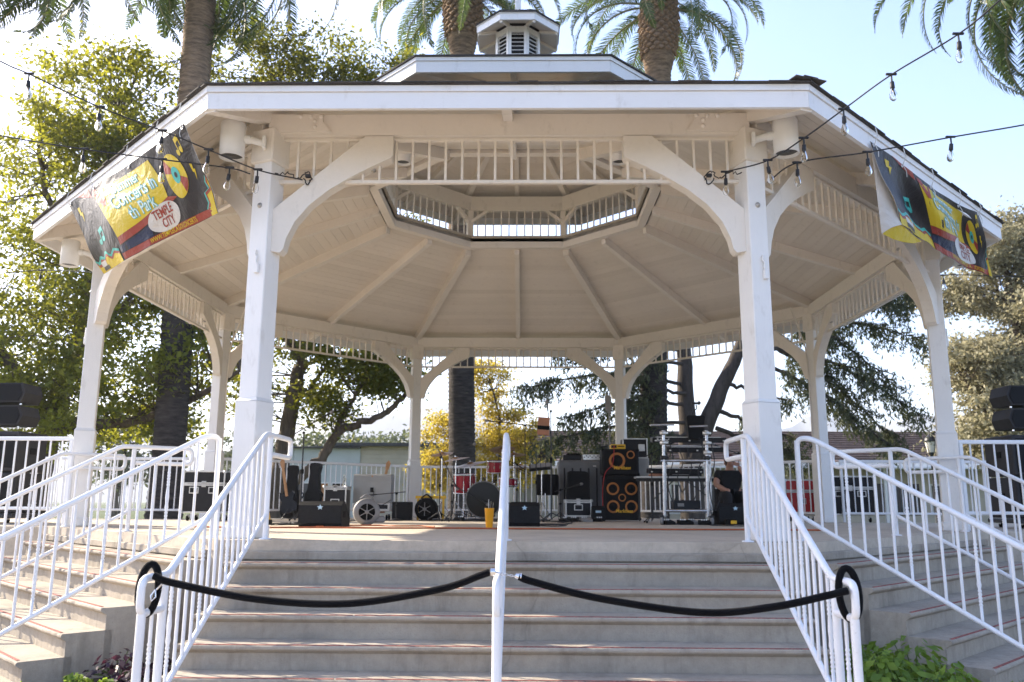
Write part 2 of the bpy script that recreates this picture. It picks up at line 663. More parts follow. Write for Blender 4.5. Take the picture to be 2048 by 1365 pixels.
def rafter(ap0, ap1, wdt, hgt, hip, zf, drop=.0):
    """sloping rafter under the boards along a face centre or a corner"""
    k = 1/math.cos(PI/8) if hip else 1
    b = MB()
    prof = [(-ap0*k, zf(ap0)-drop), (-ap1*k, zf(ap1)-drop), (-ap1*k, zf(ap1)-hgt), (-ap0*k, zf(ap0)-hgt)]
    b.prism(prof, -wdt/2, wdt/2, 'x')
    return b.mesh('rafter', M_PAINT)


mid_me = rafter(6.30, 2.25, .09, .145, False, zc, .002)
hip_me = rafter(6.30, 2.25, .115, .165, True, zc, .004)
for j in range(8):
    add('rafter', mid_me, roof, RZ(R(45*j)))
    add('hip_rafter', hip_me, roof, RZ(R(45*j+22.5)))


def fascia(apo, z0, z1, th, trim, mat=M_FASC):
    b = MB()
    a0, a1 = apo, apo-th
    pl = [(-a0*T8+.0015, -a0), (a0*T8-.0015, -a0), (a1*T8-.0015, -a1), (-a1*T8+.0015, -a1)]
    b.prism(pl, z0, z1-trim-.003, 'z')
    a0, a1 = apo+.016, apo-th
    pl = [(-a0*T8+.0015, -a0), (a0*T8-.0015, -a0), (a1*T8-.0015, -a1), (-a1*T8+.0015, -a1)]
    b.prism(pl, z1-trim, z1, 'z')
    return b.mesh('fascia', mat)


f_me = fascia(6.334, 3.695, 3.905, .04, .055)
b = MB()
rs = random.Random(3)
x = -6.40*T8
while x < 6.40*T8-.05:
    w_ = rs.uniform(.14, .30)
    w_ = min(w_, 6.40*T8-x)
    o = rs.uniform(-.012, .014)
    z = 3.918+rs.uniform(-.004, .005)
    b.box((x+w_/2, -6.298-o, z), (w_-.004, .16, .011), 0, None)
    x += w_
edge_me = b.mesh('eave_shingles', M_SHING)
for j in range(8):
    f = add('fascia', f_me, roof, RZ(R(45*j)))
    e = add('eave_shingle_course', edge_me, roof, RZ(R(45*j)))
    e['kind'] = 'stuff'
# a curled shingle at the front right hip
b = MB()
for i, (dx, dz) in enumerate(((0, 0), (.09, .016), (.18, .008))):
    b.box((dx, 0, dz), (.15, .14, .012), .003)
b.build('hip_shingle', M_SHING, roof, RZ(R(22.5)) @ T(-.09, -6.84, 3.938))

# lantern (clerestory) above the ring
lan = MB()
ring_band(lan, [(2.25, 5.065), (2.25, 5.245), (2.12, 5.245), (2.12, 5.065)])
lantern = lan.build('lantern', M_PAINT, gz)
b = MB()
b.prism([(-2.25*T8, -2.25), (2.25*T8, -2.25), (2.08*T8, -2.08), (-2.08*T8, -2.08)], 5.247, 5.29, 'z')
sill_me = b.mesh('lantern_sill', M_SILL)
b = MB(); b.box((0, -2.345, 5.55), (.11, .11, .52), .005); lp_me = b.mesh('lantern_post', M_PAINT)
b = MB()
b.prism([(-2.22*T8, -2.22), (2.22*T8, -2.22), (2.10*T8, -2.10), (-2.10*T8, -2.10)], 5.80, 6.08, 'z')
lint_me = b.mesh('lintel', M_PAINT)
b = MB(); b.box((0, -2.165, 5.545), (.022, .022, .51), .002); lsp_me = b.mesh('spindle', M_SPIN)
for j in range(8):
    Mj = RZ(R(45*j))
    add('lantern_sill', sill_me, lantern, Mj)
    add('lantern_post', lp_me, lantern, RZ(R(45*j+22.5)))
    add('lintel', lint_me, lantern, Mj)
    for i in range(-5, 6):
        add('spindle', lsp_me, lantern, Mj @ T(i*.15, 0, 0))
    for s in (-1, 1):
        if j == 0:
            b = MB()
            pl = [(s*.90, 5.52), (s*.90, 5.60), (s*.62, 5.80), (s*.54, 5.80)]
            if s > 0: pl = pl[::-1]
            b.prism(pl, -2.20, -2.12, 'y')
            if s < 0: lb0 = b.mesh('lantern_brace', M_PAINT)
            else: lb1 = b.mesh('lantern_brace', M_PAINT)
for j in range(8):
    add('lantern_brace', lb0, lantern, RZ(R(45*j)))
    add('lantern_brace', lb1, lantern, RZ(R(45*j)))

# upper roof
SU = .40
def zu(ap): return 5.955+(3.062-ap)*SU


b = MB()
ring_band(b, [(3.10, 6.068), (.40, zu(.40)+.12), (.40, zu(.40)+.04), (3.0, zu(3.0)+.04), (3.0, 6.048), (3.10, 6.048)])
uroof = b.build('upper_roof', M_SHING, gz)
ap = 3.02
uboard = []
while ap > .45:
    b = MB()
    q = []
    for a_ in (ap-.002, ap-.141):
        for x in (-1, 1):
            q.append((x*max(.01, a_*T8-.01), -a_, zu(a_)))
    top = [(p[0], p[1], p[2]+.02) for p in q]
    b.raw(q+top, [(0, 2, 3, 1), (4, 5, 7, 6), (0, 1, 5, 4), (2, 6, 7, 3), (0, 4, 6, 2), (1, 3, 7, 5)])
    uboard.append(b.mesh('ceiling_board', M_CEIL))
    ap -= .143
um = rafter(3.03, .45, .085, .12, False, zu, .002)
uh = rafter(3.03, .45, .10, .135, True, zu, .004)
uf = fascia(3.062, 5.837, 6.045, .035, .05)
for j in range(8):
    Mj = RZ(R(45*j))
    for me in uboard: add('ceiling_board', me, uroof, Mj)
    add('rafter', um, uroof, Mj)
    add('hip_rafter', uh, uroof, RZ(R(45*j+22.5)))
    add('fascia', uf, uroof, Mj)
b = MB()
b.lathe([(.55, zu(.55)+.006), (.0, zu(.55)+.01)], 8, RZ(R(22.5)), False, False)
b.build('apex_board', M_CEIL, uroof)

# cupola with louvres
CX = .03
cup = MB()
ring_band(cup, [(.362, 6.95), (.362, 7.05), (.05, 7.05), (.05, 6.95)])
cupola = cup.build('cupola', M_FASC, gz, T(CX, 0, 0))
b = MB()
hw = .362*T8
for s in (-1, 1): b.box((s*(hw-.0225), -.362+.01, 7.60), (.045, .05, 1.12), .003)
b.box((0, -.362+.01, 8.10), (2*hw-.09, .046, .10), .003)
b.box((0, -.362+.01, 7.09), (2*hw-.09, .046, .07), .003)
pan_me = b.mesh('louvre_frame', M_FASC)
b = MB()
b.box((0, 0, 0), (2*hw-.09, .055, .010), .0015, RX(R(30)))
slat_me = b.mesh('louvre_slat', M_FASC)
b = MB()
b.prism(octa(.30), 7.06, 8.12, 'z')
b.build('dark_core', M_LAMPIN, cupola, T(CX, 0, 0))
cf = fascia(.685, 8.076, 8.222, .025, .03)
b = MB()
q = []
for a_ in (.66, .37):
    for x in (-1, 1): q.append((x*a_*T8, -a_, 8.10+(.685-a_)*.0+ (.66-a_)*.35))
b.raw(q+[(p[0], p[1], p[2]+.015) for p in q], [(0, 2, 3, 1), (4, 5, 7, 6), (0, 1, 5, 4), (2, 6, 7, 3), (0, 4, 6, 2), (1, 3, 7, 5)])
csof = b.mesh('soffit', M_CEIL)
b = MB()
b.prism([(-.66/math.cos(PI/8), 8.095), (-.37/math.cos(PI/8), 8.19), (-.37/math.cos(PI/8), 8.14), (-.66/math.cos(PI/8), 8.04)], -.022, .022, 'x')
crib = b.mesh('soffit_rib', M_PAINT)
SC_ = .62
for j in range(8):
    Mj = T(CX, 0, 0) @ RZ(R(45*j))
    lf = add('louvre_frame', pan_me, cupola, Mj)
    for i in range(13):
        add('louvre_slat', slat_me, cupola, Mj @ T(0, -.352, 7.15+i*.072))
    add('fascia', cf, cupola, Mj)
    add('soffit', csof, cupola, Mj)
    add('soffit_rib', crib, cupola, T(CX, 0, 0) @ RZ(R(45*j+22.5)))
b = MB()
ring_band(b, [(.71, 8.215), (.02, 8.215+.69*SC_), (.02, 8.20), (.71, 8.20)])
croof = b.build('cupola_roof', M_SHING, cupola, T(CX, 0, 0))
rs = random.Random(11)
sh_me = []
for i in range(3):
    b = MB(); b.box((0, 0, 0), (.112+.008*i, .16, .008), .001); sh_me.append(b.mesh('shingle', M_SHING))
for j in range(-2, 3):
    for row in range(6):
        ap = .70-row*.105
        n_ = max(1, round(2*ap*T8/.118))
        for i in range(n_):
            xx = (i-(n_-1)/2)*(2*ap*T8/n_)
            add('shingle', rs.choice(sh_me), cupola, T(CX, 0, 0) @ RZ(R(45*j)) @ T(xx, -(ap-.065), 8.232+(.71-ap+.055)*SC_+rs.uniform(0, .004)) @ RX(math.atan(SC_)-.045))
b = MB(); b.box((0, 0, 8.70), (.10, .10, .30), .01); b.lathe([(.03, 8.85), (.075, 8.92), (.05, 9.0), (.01, 9.1)], 10)
b.build('finial', M_FASC, cupola, T(CX, 0, 0))

# ---------------------------------------------------------------- railings
def round_path(pts, r=.05, n=4):
    out = [Vector(pts[0])]
    for a, b_, c in zip(pts, pts[1:], pts[2:]):
        a, b_, c = Vector(a), Vector(b_), Vector(c)
        d1, d2 = (a-b_), (c-b_)
        r1, r2 = min(r, d1.length*.45), min(r, d2.length*.45)
        p, q = b_+d1.normalized()*r1, b_+d2.normalized()*r2
        for i in range(n+1):
            t = i/n
            out.append(p*(1-t)**2+b_*2*t*(1-t)+q*t*t)
    out.append(Vector(pts[-1]))
    return out


def bal_mesh(h, fancy):
    b = MB()
    if not fancy:
        b.tube([(0, 0, 0), (0, 0, h)], .0115, 8)
    else:
        r = .0115
        pr = [(r, 0), (r, h*.16)]
        z = h*.16
        for i in range(5): pr += [(r*.9, z), (r*1.35, z+.012), (r*.9, z+.024)]; z += .026
        pr += [(r*1.5, z+.03), (r*1.15, h*.42), (r*1.45, h*.5), (r*1.15, h*.58)]
        z = h*.62
        for i in range(5): pr += [(r*.9, z), (r*1.35, z+.012), (r*.9, z+.024)]; z += .026
        pr += [(r, z+.02), (r, h)]
        b.lathe(pr, 8)
    return b.mesh('baluster', M_RAIL)


BAL = {}
def baluster(parent, M, h, fancy):
    key = (round(h, 2), fancy)
    if key not in BAL: BAL[key] = bal_mesh(h, fancy)
    return add('baluster', BAL[key], parent, M)


def top_z(ap): return .895-.56*(ap-5.87)
def bot_z(ap): return .012-.556*(ap-6.124)


def stair_rail(j, x, label, group=None, loop=True):
    Mj = RZ(R(45*j))
    base = Mj @ Vector((x, -7.0, -RISE*4))
    t = thing('stair_railing', base, label, 'railing', group)
    b = MB()
    y0, y1 = 5.87, 7.70
    p = [(x, -5.72, .725), (x, -5.10, .725), (x, -5.10, .895), (x, -y0, .895), (x, -y1, top_z(y1)), (x, -8.06, top_z(y1)), (x, -8.06, top_z(y1)-.20), (x, -7.74, top_z(y1)-.20)]
    if not loop: p = [(x, -5.74, .60), (x, -5.74, .895)]+p[3:]
    b.tube(round_path(p, .07, 5), .0235, 10)
    b.build('handrail', M_RAIL, t, Mj)
    b = MB()
    b.tube([(x, -5.76, bot_z(5.78)), (x, -7.72, bot_z(7.72))], .019, 8)
    b.build('bottom_rail', M_RAIL, t, Mj)
    for y, zt, zb, r in ((5.74, .88, 0.0, .023), (7.74, top_z(7.7)-.01, GZ, .026), (8.03, top_z(7.7)-.2, GZ, .026)):
        b = MB()
        b.tube([(x, -y, zb), (x, -y, zt)], r, 10)
        b.lathe([(.052, zb+.001), (.052, zb+.010), (.03, zb+.014)], 12, T(x, -y, 0))
        b.build('rail_post', M_RAIL, t, Mj)
    n = 15
    for i in range(n):
        y = 5.87+(i+.5)*(7.68-5.87)/n
        zb = bot_z(y)
        zt = top_z(y)
        baluster(t, Mj @ T(x, -y, zb), zt-zb, i % 4 == 2)
    baluster(t, Mj @ T(x, -7.885, GZ+.03), top_z(7.7)-.2-GZ-.03, True)
    return t


GR = 'white stair railings'
stair_rail(0, -2.07, 'white metal stair railing left of the front steps with black rope looped on its end', GR)
stair_rail(0, .005, 'white metal centre handrail seen end on in the middle of the front steps', GR)
stair_rail(0, 2.07, 'white metal stair railing right of the front steps with black rope looped on its end', GR)
stair_rail(-1, 2.05, 'white stair railing of the left flight nearest the front left post', GR, False)
stair_rail(-1, 0, 'white stair railing down the middle of the left flight', GR)
stair_rail(-1, -2.05, 'white stair railing on the far side of the left flight beside the loudspeaker cart', GR)
stair_rail(1, -2.05, 'white stair railing of the right flight nearest the front right post', GR, False)
stair_rail(1, 0, 'white stair railing down the middle of the right flight', GR)
stair_rail(1, 2.05, 'white stair railing on the far side of the right flight beside the loudspeakers', GR)


def level_rail(p0, p1, zt, zb, sp, label, group):
    p0, p1 = Vector(p0), Vector(p1)
    L = (p1-p0).length
    d = (p1-p0).normalized()
    t = thing('railing', (p0+p1)/2, label, 'railing', group)
    up_ = Vector((0, 0, 1))
    for nm, z, r in (('top_rail', zt, .026), ('bottom_rail', zb, .020)):
        b = MB()
        b.box((L/2, 0, z), (L, r*2, r*2), .008)
        b.build(nm, M_RAIL, t, T(*p0) @ RZ(math.atan2(d.y, d.x)))
    n = max(2, round(L/sp))
    for i in range(1, n):
        baluster(t, T(*(p0+d*(L*i/n))) @ T(0, 0, zb), zt-zb, False)
    for e in (p0+d*.03, p1-d*.03):
        b = MB(); b.box((0, 0, (zt-.01)/2), (.045, .045, zt-.01), .005)
        b.build('rail_post', M_RAIL, t, T(*e))
    return t


def V2(k, r): return Vector((r*math.sin(R(22.5+45*k)), -r*math.cos(R(22.5+45*k)), 0))


PG = 'white perimeter railings'
for k, nm in ((2, 'right rear side behind the red and black cases'), (3, 'back of the stage behind the drum kit'), (4, 'left rear side behind the guitar bags')):
    a, c = V2(k, 6.0), V2(k+1, 6.0)
    d = (c-a).normalized()*.13
    level_rail(a+d, c-d, 1.09, .16, .125, 'white railing along the '+nm, PG)
for s, nm in ((-1, 'left'), (1, 'right')):
    level_rail((s*5.7, -2.26, 0), (s*10.1, -2.26, 0), 1.11, .22, .15, 'white level railing in front of the loudspeaker stack on the %s' % nm, PG)
    level_rail((s*5.9, 2.42, 0), (s*10.1, 2.42, 0), 1.09, .16, .125, 'white railing along the far edge of the %s side walkway' % nm, PG)
# ---------------------------------------------------------------- vegetation
def leaf_mat(name, cols, trans, tf=.45, rough=.45):
    t = NT(name)
    isl = t.n('NewGeometry')
    rnd = isl.outputs['Random Per Island']
    c = t.ramp(rnd, [(i/(len(cols)-1), x) for i, x in enumerate(cols)])
    big = t.noise(.55, 3)
    c = t.mix(t.ramp(big, [(.35, (0, 0, 0)), (.7, (.5,)*3)]), c, cols[-1])
    t.set(c, rough, 0, .35)
    tr = t.n('BsdfTranslucent')
    tc = t.ramp(rnd, [(0, tuple(x*.6 for x in trans)), (1, trans)])
    t.l(tc, tr.inputs[0])
    mx = t.n('MixShader')
    mx.inputs[0].default_value = tf
    t.l(t.b.outputs[0], mx.inputs[1])
    t.l(tr.outputs[0], mx.inputs[2])
    t.l(mx.outputs[0], t.out.inputs[0])
    return t.mat


def bark_mat(name, c, sc=6, stretch=.25):
    t = NT(name)
    v = t.mapping((1, 1, stretch))
    a = t.noise(sc, 8, .7, v)
    t.set(t.ramp(a, [(.3, tuple(x*.45 for x in c)), (.55, c), (.8, tuple(min(1, x*1.5) for x in c))]), .9, 0, .2)
    t.bump(a, .9, .05)
    return t.mat


M_BARK = bark_mat('grey_brown_bark', (.13, .10, .075))
M_CBARK = bark_mat('dark_cedar_bark', (.075, .062, .052))
M_LEAF_A = leaf_mat('camphor_leaf', [(.03, .055, .012), (.055, .088, .018), (.085, .115, .022)], (.56, .55, .05), .5)
M_LEAF_B = leaf_mat('shade_tree_leaf', [(.022, .036, .010), (.045, .065, .014), (.08, .09, .018)], (.40, .40, .045), .45)
M_LEAF_C = leaf_mat('yellow_autumn_leaf', [(.16, .13, .02), (.26, .20, .025), (.34, .26, .03)], (.80, .62, .08), .50)
M_LEAF_F = leaf_mat('distant_leaf', [(.05, .075, .04), (.075, .10, .055), (.11, .13, .07)], (.22, .25, .08), .3)
M_CEDAR = leaf_mat('cedar_needle', [(.032, .048, .032), (.058, .078, .046), (.11, .12, .06)], (.22, .23, .08), .28, .6)
M_PINE = leaf_mat('pale_pine_needle', [(.16, .16, .10), (.27, .26, .165), (.40, .36, .24)], (.55, .50, .30), .38, .6)
M_FROND = leaf_mat('palm_leaflet', [(.03, .058, .024), (.052, .088, .034), (.09, .125, .042)], (.17, .24, .04), .32, .38)
M_RACH = plain('palm_rachis', (.26, .24, .10), .5, .2, 8, .1)


def leaf_quads(C, N, A, L, W, rng, fold=.0):
    """rhombic leaves: centres C, normals N, axes A (arrays), lengths and widths"""
    A = A-N*(A*N).sum(1, keepdims=True)
    A /= np.linalg.norm(A, axis=1, keepdims=True)+1e-9
    B = np.cross(N, A)
    L = L[:, None]; W = W[:, None]
    V = np.stack([C-A*L*.5, C+B*W*.5+A*L*.05+N*W*fold, C+A*L*.5, C-B*W*.5+A*L*.05+N*W*fold], 1).reshape(-1, 3)
    F = np.arange(len(V)).reshape(-1, 4)
    return V, F


def unit(n, rng):
    v = rng.normal(size=(n, 3))
    return v/np.linalg.norm(v, axis=1, keepdims=True)


def limb_path(pts, n=5, jit=.06, rng=None):
    """smooth a hand laid limb"""
    P = [Vector(p) for p in pts]
    if len(P) == 2: P = [P[0], P[0].lerp(P[1], .5), P[1]]
    out = []
    Q = [P[0]*2-P[1]]+P+[P[-1]*2-P[-2]]
    for i in range(1, len(Q)-2):
        p0, p1, p2, p3 = Q[i-1:i+3]
        for k in range(n):
            t = k/n
            v = ((p1*2)+(p2-p0)*t+(p0*2-p1*5+p2*4-p3)*t*t+(p1*3-p0-p2*3+p3)*t**3)*.5
            if rng is not None: v += Vector(rng.normal(size=3))*jit
            out.append(v)
    out.append(P[-1])
    return out


def broadleaf(name, label, cat_group, base, limbs, blobs, n_clusters, per, leaf, mat, seed, bark=None, csize=.55, up=.35, twig_r=.016):
    """limbs: list of (points, r0, r1); blobs: (centre, radii, weight)"""
    rng = np.random.default_rng(seed)
    t = thing(name, base, label, 'tree', cat_group)
    tr = MB()
    pool, prad = [], []
    for pts, r0, r1 in limbs:
        path = limb_path(pts, 6, .02+r1*.15, rng)
        k = len(path)
        rs = [r0+(r1-r0)*i/(k-1) for i in range(k)]
        if pts[0][2] <= base[2]+.3: rs[0] *= 1.35; rs[1] *= 1.12
        tr.tube(path, rs, 9 if r0 > .12 else 7)
        for i, p in enumerate(path):
            if i > k*.3 or r0 < .12: pool.append(p); prad.append(rs[i])
    pool_np = np.array([tuple(p) for p in pool])
    w = np.array([b[2] for b in blobs], float); w /= w.sum()
    which = rng.choice(len(blobs), n_clusters, p=w)
    cen = []
    for i in which:
        c, r, _ = blobs[i]
        d = rng.normal(size=3); d /= np.linalg.norm(d)
        rad = rng.uniform(.25, 1)**.45
        cen.append(np.array(c)+d*rad*np.array(r))
    cen = np.array(cen)
    Vs, Fs, off = [], [], 0
    for c in cen:
        d = np.linalg.norm(pool_np-c+np.array([0, 0, .4]), axis=1)
        i = int(np.argmin(d))
        a = Vector(pool[i]); e = Vector(c)
        if (e-a).length < 7:
            m = a.lerp(e, .55)+Vector((0, 0, -.06*(e-a).length))+Vector(rng.normal(size=3))*.12
            r_ = min(prad[i]*.6, twig_r*(1+(e-a).length*.45))
            tr.tube([a, a.lerp(m, .5)+Vector(rng.normal(size=3))*.05, m, e], [r_, r_*.8, r_*.6, r_*.25], 5, False)
        n = int(per*rng.uniform(.5, 1.5))
        s = csize*rng.uniform(.6, 1.25)
        g = rng.normal(size=(n, 3))*np.array([s, s, s*.55])
        C = c+g
        N = unit(n, rng)+np.array([0, 0, up]); N /= np.linalg.norm(N, axis=1, keepdims=True)
        A = unit(n, rng)*.8+g/(s+1e-6)*.4+np.array([0, 0, -.35])
        Lf = leaf*rng.uniform(.5, 1.55, n)
        V, F = leaf_quads(C, N, A, Lf, Lf*rng.uniform(.42, .6, n), rng, .08)
        Vs.append(V); Fs.append(F+off); off += len(V)
    tr.build('trunk', bark or M_BARK, t)
    add('crown', np_mesh('crown', np.concatenate(Vs), np.concatenate(Fs), mat), t)
    return t


TG = 'broadleaf trees behind the gazebo'
# big backlit tree on the left
broadleaf('camphor_tree', 'tall sunlit yellow-green tree filling the left edge behind the gazebo', TG, (-14.2, 11.5, GZ),
          [([(-14.2, 11.5, GZ), (-14.0, 11.3, 1.2), (-13.4, 11.0, 3.4), (-12.8, 10.8, 6), (-12.6, 10.6, 9), (-12.2, 10.5, 12)], .42, .08),
           ([(-13.9, 11.2, 2.0), (-12.6, 10.8, 2.55), (-10.8, 10.2, 2.5), (-8.8, 9.9, 3.3), (-7.8, 9.8, 3.9)], .20, .05),
           ([(-13.7, 11.1, 2.6), (-15.2, 10.8, 4.5), (-16.6, 10.6, 6.4), (-17.4, 10.4, 8.2)], .22, .06),
           ([(-12.9, 10.8, 5.2), (-11.2, 10.4, 7.2), (-10.2, 10.2, 9.4), (-10.0, 10, 11.2)], .16, .05),
           ([(-12.7, 10.7, 7.0), (-14.2, 10.4, 9.4), (-14.6, 10.3, 11.6)], .13, .04),
           ([(-13.2, 11, 4.2), (-11.6, 9.6, 5.2), (-10.2, 9.0, 6.2)], .12, .04)],
          [((-12.3, 10.6, 12.0), (2.5, 2.4, 2.3), 1.25), ((-13.8, 10.6, 9.6), (2.6, 2.6, 1.7), 1.0), ((-10.6, 10.4, 9.6), (2.2, 2.2, 2.4), 1.0),
           ((-15.8, 10.6, 7.2), (2.2, 2.4, 2.0), .85), ((-12.3, 10.2, 6.6), (2.8, 2.4, 1.6), 1.1), ((-14.2, 10.2, 4.3), (3.2, 2.4, 1.4), 1.2),
           ((-10.6, 9.8, 4.4), (2.6, 2.2, 1.6), 1.0), ((-17.2, 11, 4.6), (1.8, 2, 2), .7), ((-9.2, 10.6, 6.8), (1.6, 1.6, 1.6), .5), ((-12.2, 10.4, 2.5), (3.0, 2.0, .7), .55)],
          540, 150, .14, M_LEAF_A, 3, csize=.42)
# shade tree with the long low limb
broadleaf('shade_tree', 'leaning dark-trunked tree with a long low limb behind the left rear post', TG, (-7.6, 13, GZ),
          [([(-7.65, 13, GZ), (-7.5, 13, .8), (-7.3, 13, 2.4), (-7.05, 13, 4.2), (-6.9, 13, 5.2), (-6.7, 13.2, 7.5), (-6.3, 13.4, 11)], .34, .09),
           ([(-7.5, 13, .55), (-6.9, 12.9, .95), (-6.05, 12.8, 1.75), (-5.6, 12.8, 2.5), (-4.9, 12.8, 2.72), (-4.1, 12.8, 3.1), (-3.5, 12.8, 3.75)], .20, .07),
           ([(-5.75, 12.8, 2.2), (-5.45, 12.7, 3.0), (-5.1, 12.7, 3.6), (-4.5, 12.6, 4.5)], .12, .03),
           ([(-6.95, 13, 5.0), (-6.2, 12.9, 5.7), (-5.4, 12.8, 6.1), (-4.4, 12.7, 6.0)], .20, .06),
           ([(-7.0, 13, 4.8), (-7.9, 13, 6.2), (-8.8, 13, 7.6), (-9, 13, 9.5)], .18, .05),
           ([(-6.75, 13.1, 6.9), (-5.6, 13.2, 9), (-4.9, 13.2, 11)], .15, .05),
           ([(-6.4, 13.3, 10.2), (-5.6, 13.3, 12.2), (-4.6, 13.3, 14.0)], .10, .03),
           ([(-6.5, 13.3, 9.8), (-7.4, 13.3, 12.4), (-8.6, 13.3, 14.6)], .10, .03),
           ([(-7.2, 13.0, 3.4), (-6.6, 13.1, 3.9), (-6.2, 13.1, 4.6)], .12, .05)],
          [((-5.2, 12.9, 4.9), (1.9, 1.7, .95), 1.3), ((-6.1, 12.8, 3.3), (1.0, 1.1, .7), .55), ((-4.2, 12.8, 4.4), (.9, 1.0, .8), .5), ((-8.6, 13, 5.2), (1.4, 1.5, 2.2), .9),
           ((-6.4, 13.4, 8.4), (3.0, 2.4, 2.0), .9), ((-4.6, 13.3, 11.2), (2.0, 2, 2.0), .9), ((-8.0, 13.3, 12.2), (2.6, 2.2, 2.4), 1.3), ((-5.9, 13.3, 13.6), (2.0, 2, 1.6), 1.0), ((-9.2, 13.2, 8.5), (1.8, 1.8, 1.8), .4), ((-4.2, 13.3, 14.0), (1.7, 1.7, 1.3), .8), ((-6.9, 13.3, 15.0), (1.9, 1.8, 1.3), .9), ((-9.3, 13.3, 14.6), (1.9, 1.9, 1.7), .8)],
          430, 130, .14, M_LEAF_B, 9, csize=.40)
# small yellow tree in the middle
broadleaf('yellow_tree', 'small bright yellow tree behind the middle of the stage', TG, (-1.3, 20, GZ),
          [([(-1.2, 20, GZ), (-1.1, 20, .8), (-.9, 20, 2.0), (-.85, 20, 3.4), (-1.2, 20, 5.0)], .13, .03),
           ([(-1.1, 20, .7), (-2.0, 19.9, 2.0), (-3.0, 19.8, 3.0)], .08, .02),
           ([(-1.0, 20, 1.2), (-.1, 19.9, 2.0), (.6, 19.8, 2.9)], .08, .02),
           ([(-1.0, 20, 1.0), (-2.4, 20, 1.3), (-3.6, 20, 1.7)], .06, .02)],
          [((-1.4, 20, 4.9), (1.0, 1.0, 1.2), .8), ((-3.0, 20, 2.6), (1.0, 1.0, 1.3), 1.1), ((-.5, 20, 3.1), (1.2, 1.0, 1.1), 1.0), ((.4, 20, 1.9), (1.1, 1, .8), .6), ((-3.3, 20, 1.4), (.9, .8, .8), .6), ((-1.3, 20, 1.7), (1.2, 1.0, .8), .8)],
          220, 120, .11, M_LEAF_C, 5, csize=.28, up=.1)


# far trees beyond the low building
FG = 'distant trees beyond the low building'
spots = [(-24, 62, 8.0, 6.0, 'left end'), (-19.5, 60, 7.2, 5.0, 'second from the left'), (-14.5, 66, 8.6, 5.2, 'third from the left'), (-9.5, 61, 7.6, 4.6, 'fourth from the left'), (-5.0, 68, 8.4, 4.5, 'fifth from the left'),
         (-33, 55, 9.5, 7, 'farthest left behind the lamp post'), (16, 70, 6.6, 6, 'right of the cedar trunk'), (27, 72, 6.8, 7, 'right end above the tiled roof')]
for i, (x, y, h, r_, w_) in enumerate(spots):
    rr = random.Random(i)
    blobs = [((x+rr.uniform(-.5, .5)*r_, y+rr.uniform(-1, 1), GZ+h*rr.uniform(.35, .86)), (r_*.42, r_*.4, h*.16), 1) for _ in range(7)]
    broadleaf('distant_tree', 'hazy green tree far beyond the low building, %s' % w_, FG, (x, y, GZ),
              [([(x, y, GZ), (x+.2, y, GZ+h*.5), (x, y, GZ+h*.85)], .3, .08)], blobs, 70, 75, .42, M_LEAF_F, 30+i, csize=.85)


# ---- conifers
def conifer(name, label, base, trunk, branches, mat, seed, strand=.8, tuft=.13, dens=1.0, bark=None):
    """branches: (start, end, droop, r0); hanging needle strands along every branch"""
    rng = np.random.default_rng(seed)
    t = thing(name, base, label, 'tree', 'conifers right of the stage')
    tr = MB()
    for pts, r0, r1 in trunk:
        path = limb_path(pts, 6, .015, rng)
        k = len(path)
        rs = [r0+(r1-r0)*i/(k-1) for i in range(k)]
        if pts[0][2] <= base[2]+.2: rs[0] *= 1.4; rs[1] *= 1.15
        tr.tube(path, rs, 10)
    C, N, A, L = [], [], [], []

    def strand_at(p, side, ln):
        n = max(3, int(ln/tuft*2.3))
        s = np.linspace(0, 1, n)
        P = p+np.outer(s, side*ln*.55)+np.outer(s**1.3, [0, 0, -ln])
        P = P+rng.normal(size=P.shape)*tuft*.35
        for _ in range(2):
            C.append(P); m = len(P)
            N.append(unit(m, rng)); A.append(unit(m, rng)*.8+np.array([0, 0, -1.0])+side*.4)
            L.append(tuft*rng.uniform(.7, 1.4, m))
    for a, e, droop, r0 in branches:
        a, e = Vector(a), Vector(e)
        ln = (e-a).length
        side = Vector((-(e-a).y, (e-a).x, 0)).normalized()
        mid = a.lerp(e, .5)+Vector((0, 0, droop))+side*float(rng.normal()*.2)
        path = limb_path([a, mid, e], 8, .03, rng)
        k = len(path)
        tr.tube(path, [r0*(1-.85*i/(k-1)) for i in range(k)], 6, False)
        pn = np.array([tuple(p) for p in path])
        nsub = int(ln*5.5*dens)
        for q in range(nsub):
            u = rng.uniform(.22, 1)
            i = u*(k-1); i0 = min(int(i), k-2); p = pn[i0]+(pn[i0+1]-pn[i0])*(i-i0)
            sgn = 1 if rng.random() < .5 else -1
            dvec = np.array(tuple(side))*sgn*rng.uniform(.4, 1)+np.array(tuple((e-a).normalized()))*rng.uniform(.2, .9)
            dvec /= np.linalg.norm(dvec)
            sl = rng.uniform(.3, 1.2)*(1.25-u*.6)*min(1, ln/4)
            end = p+dvec*sl+np.array([0, 0, -.12*sl])
            tr.tube([Vector(p), Vector((p+end)/2)+Vector((0, 0, .03)), Vector(end)], [.016, .011, .005], 4, False)
            for w in range(max(2, int(sl*5))):
                f = rng.uniform(.1, 1)
                pp = p+(end-p)*f
                strand_at(pp, dvec*rng.uniform(.1, .6)+rng.normal(size=3)*.15, strand*rng.uniform(.25, 1.0)*(.4+.6*min(1, ln/4)))
    C = np.concatenate(C); N = np.concatenate(N); A = np.concatenate(A); L = np.concatenate(L)
    V, F = leaf_quads(C, N, A, L, L*.22, rng, .1)
    tr.build('trunk', bark or M_CBARK, t)
    add('crown', np_mesh('crown', V, F, mat), t)
    return t


rr = random.Random(21)
br = []
cx, cy = 5.9, 15.0
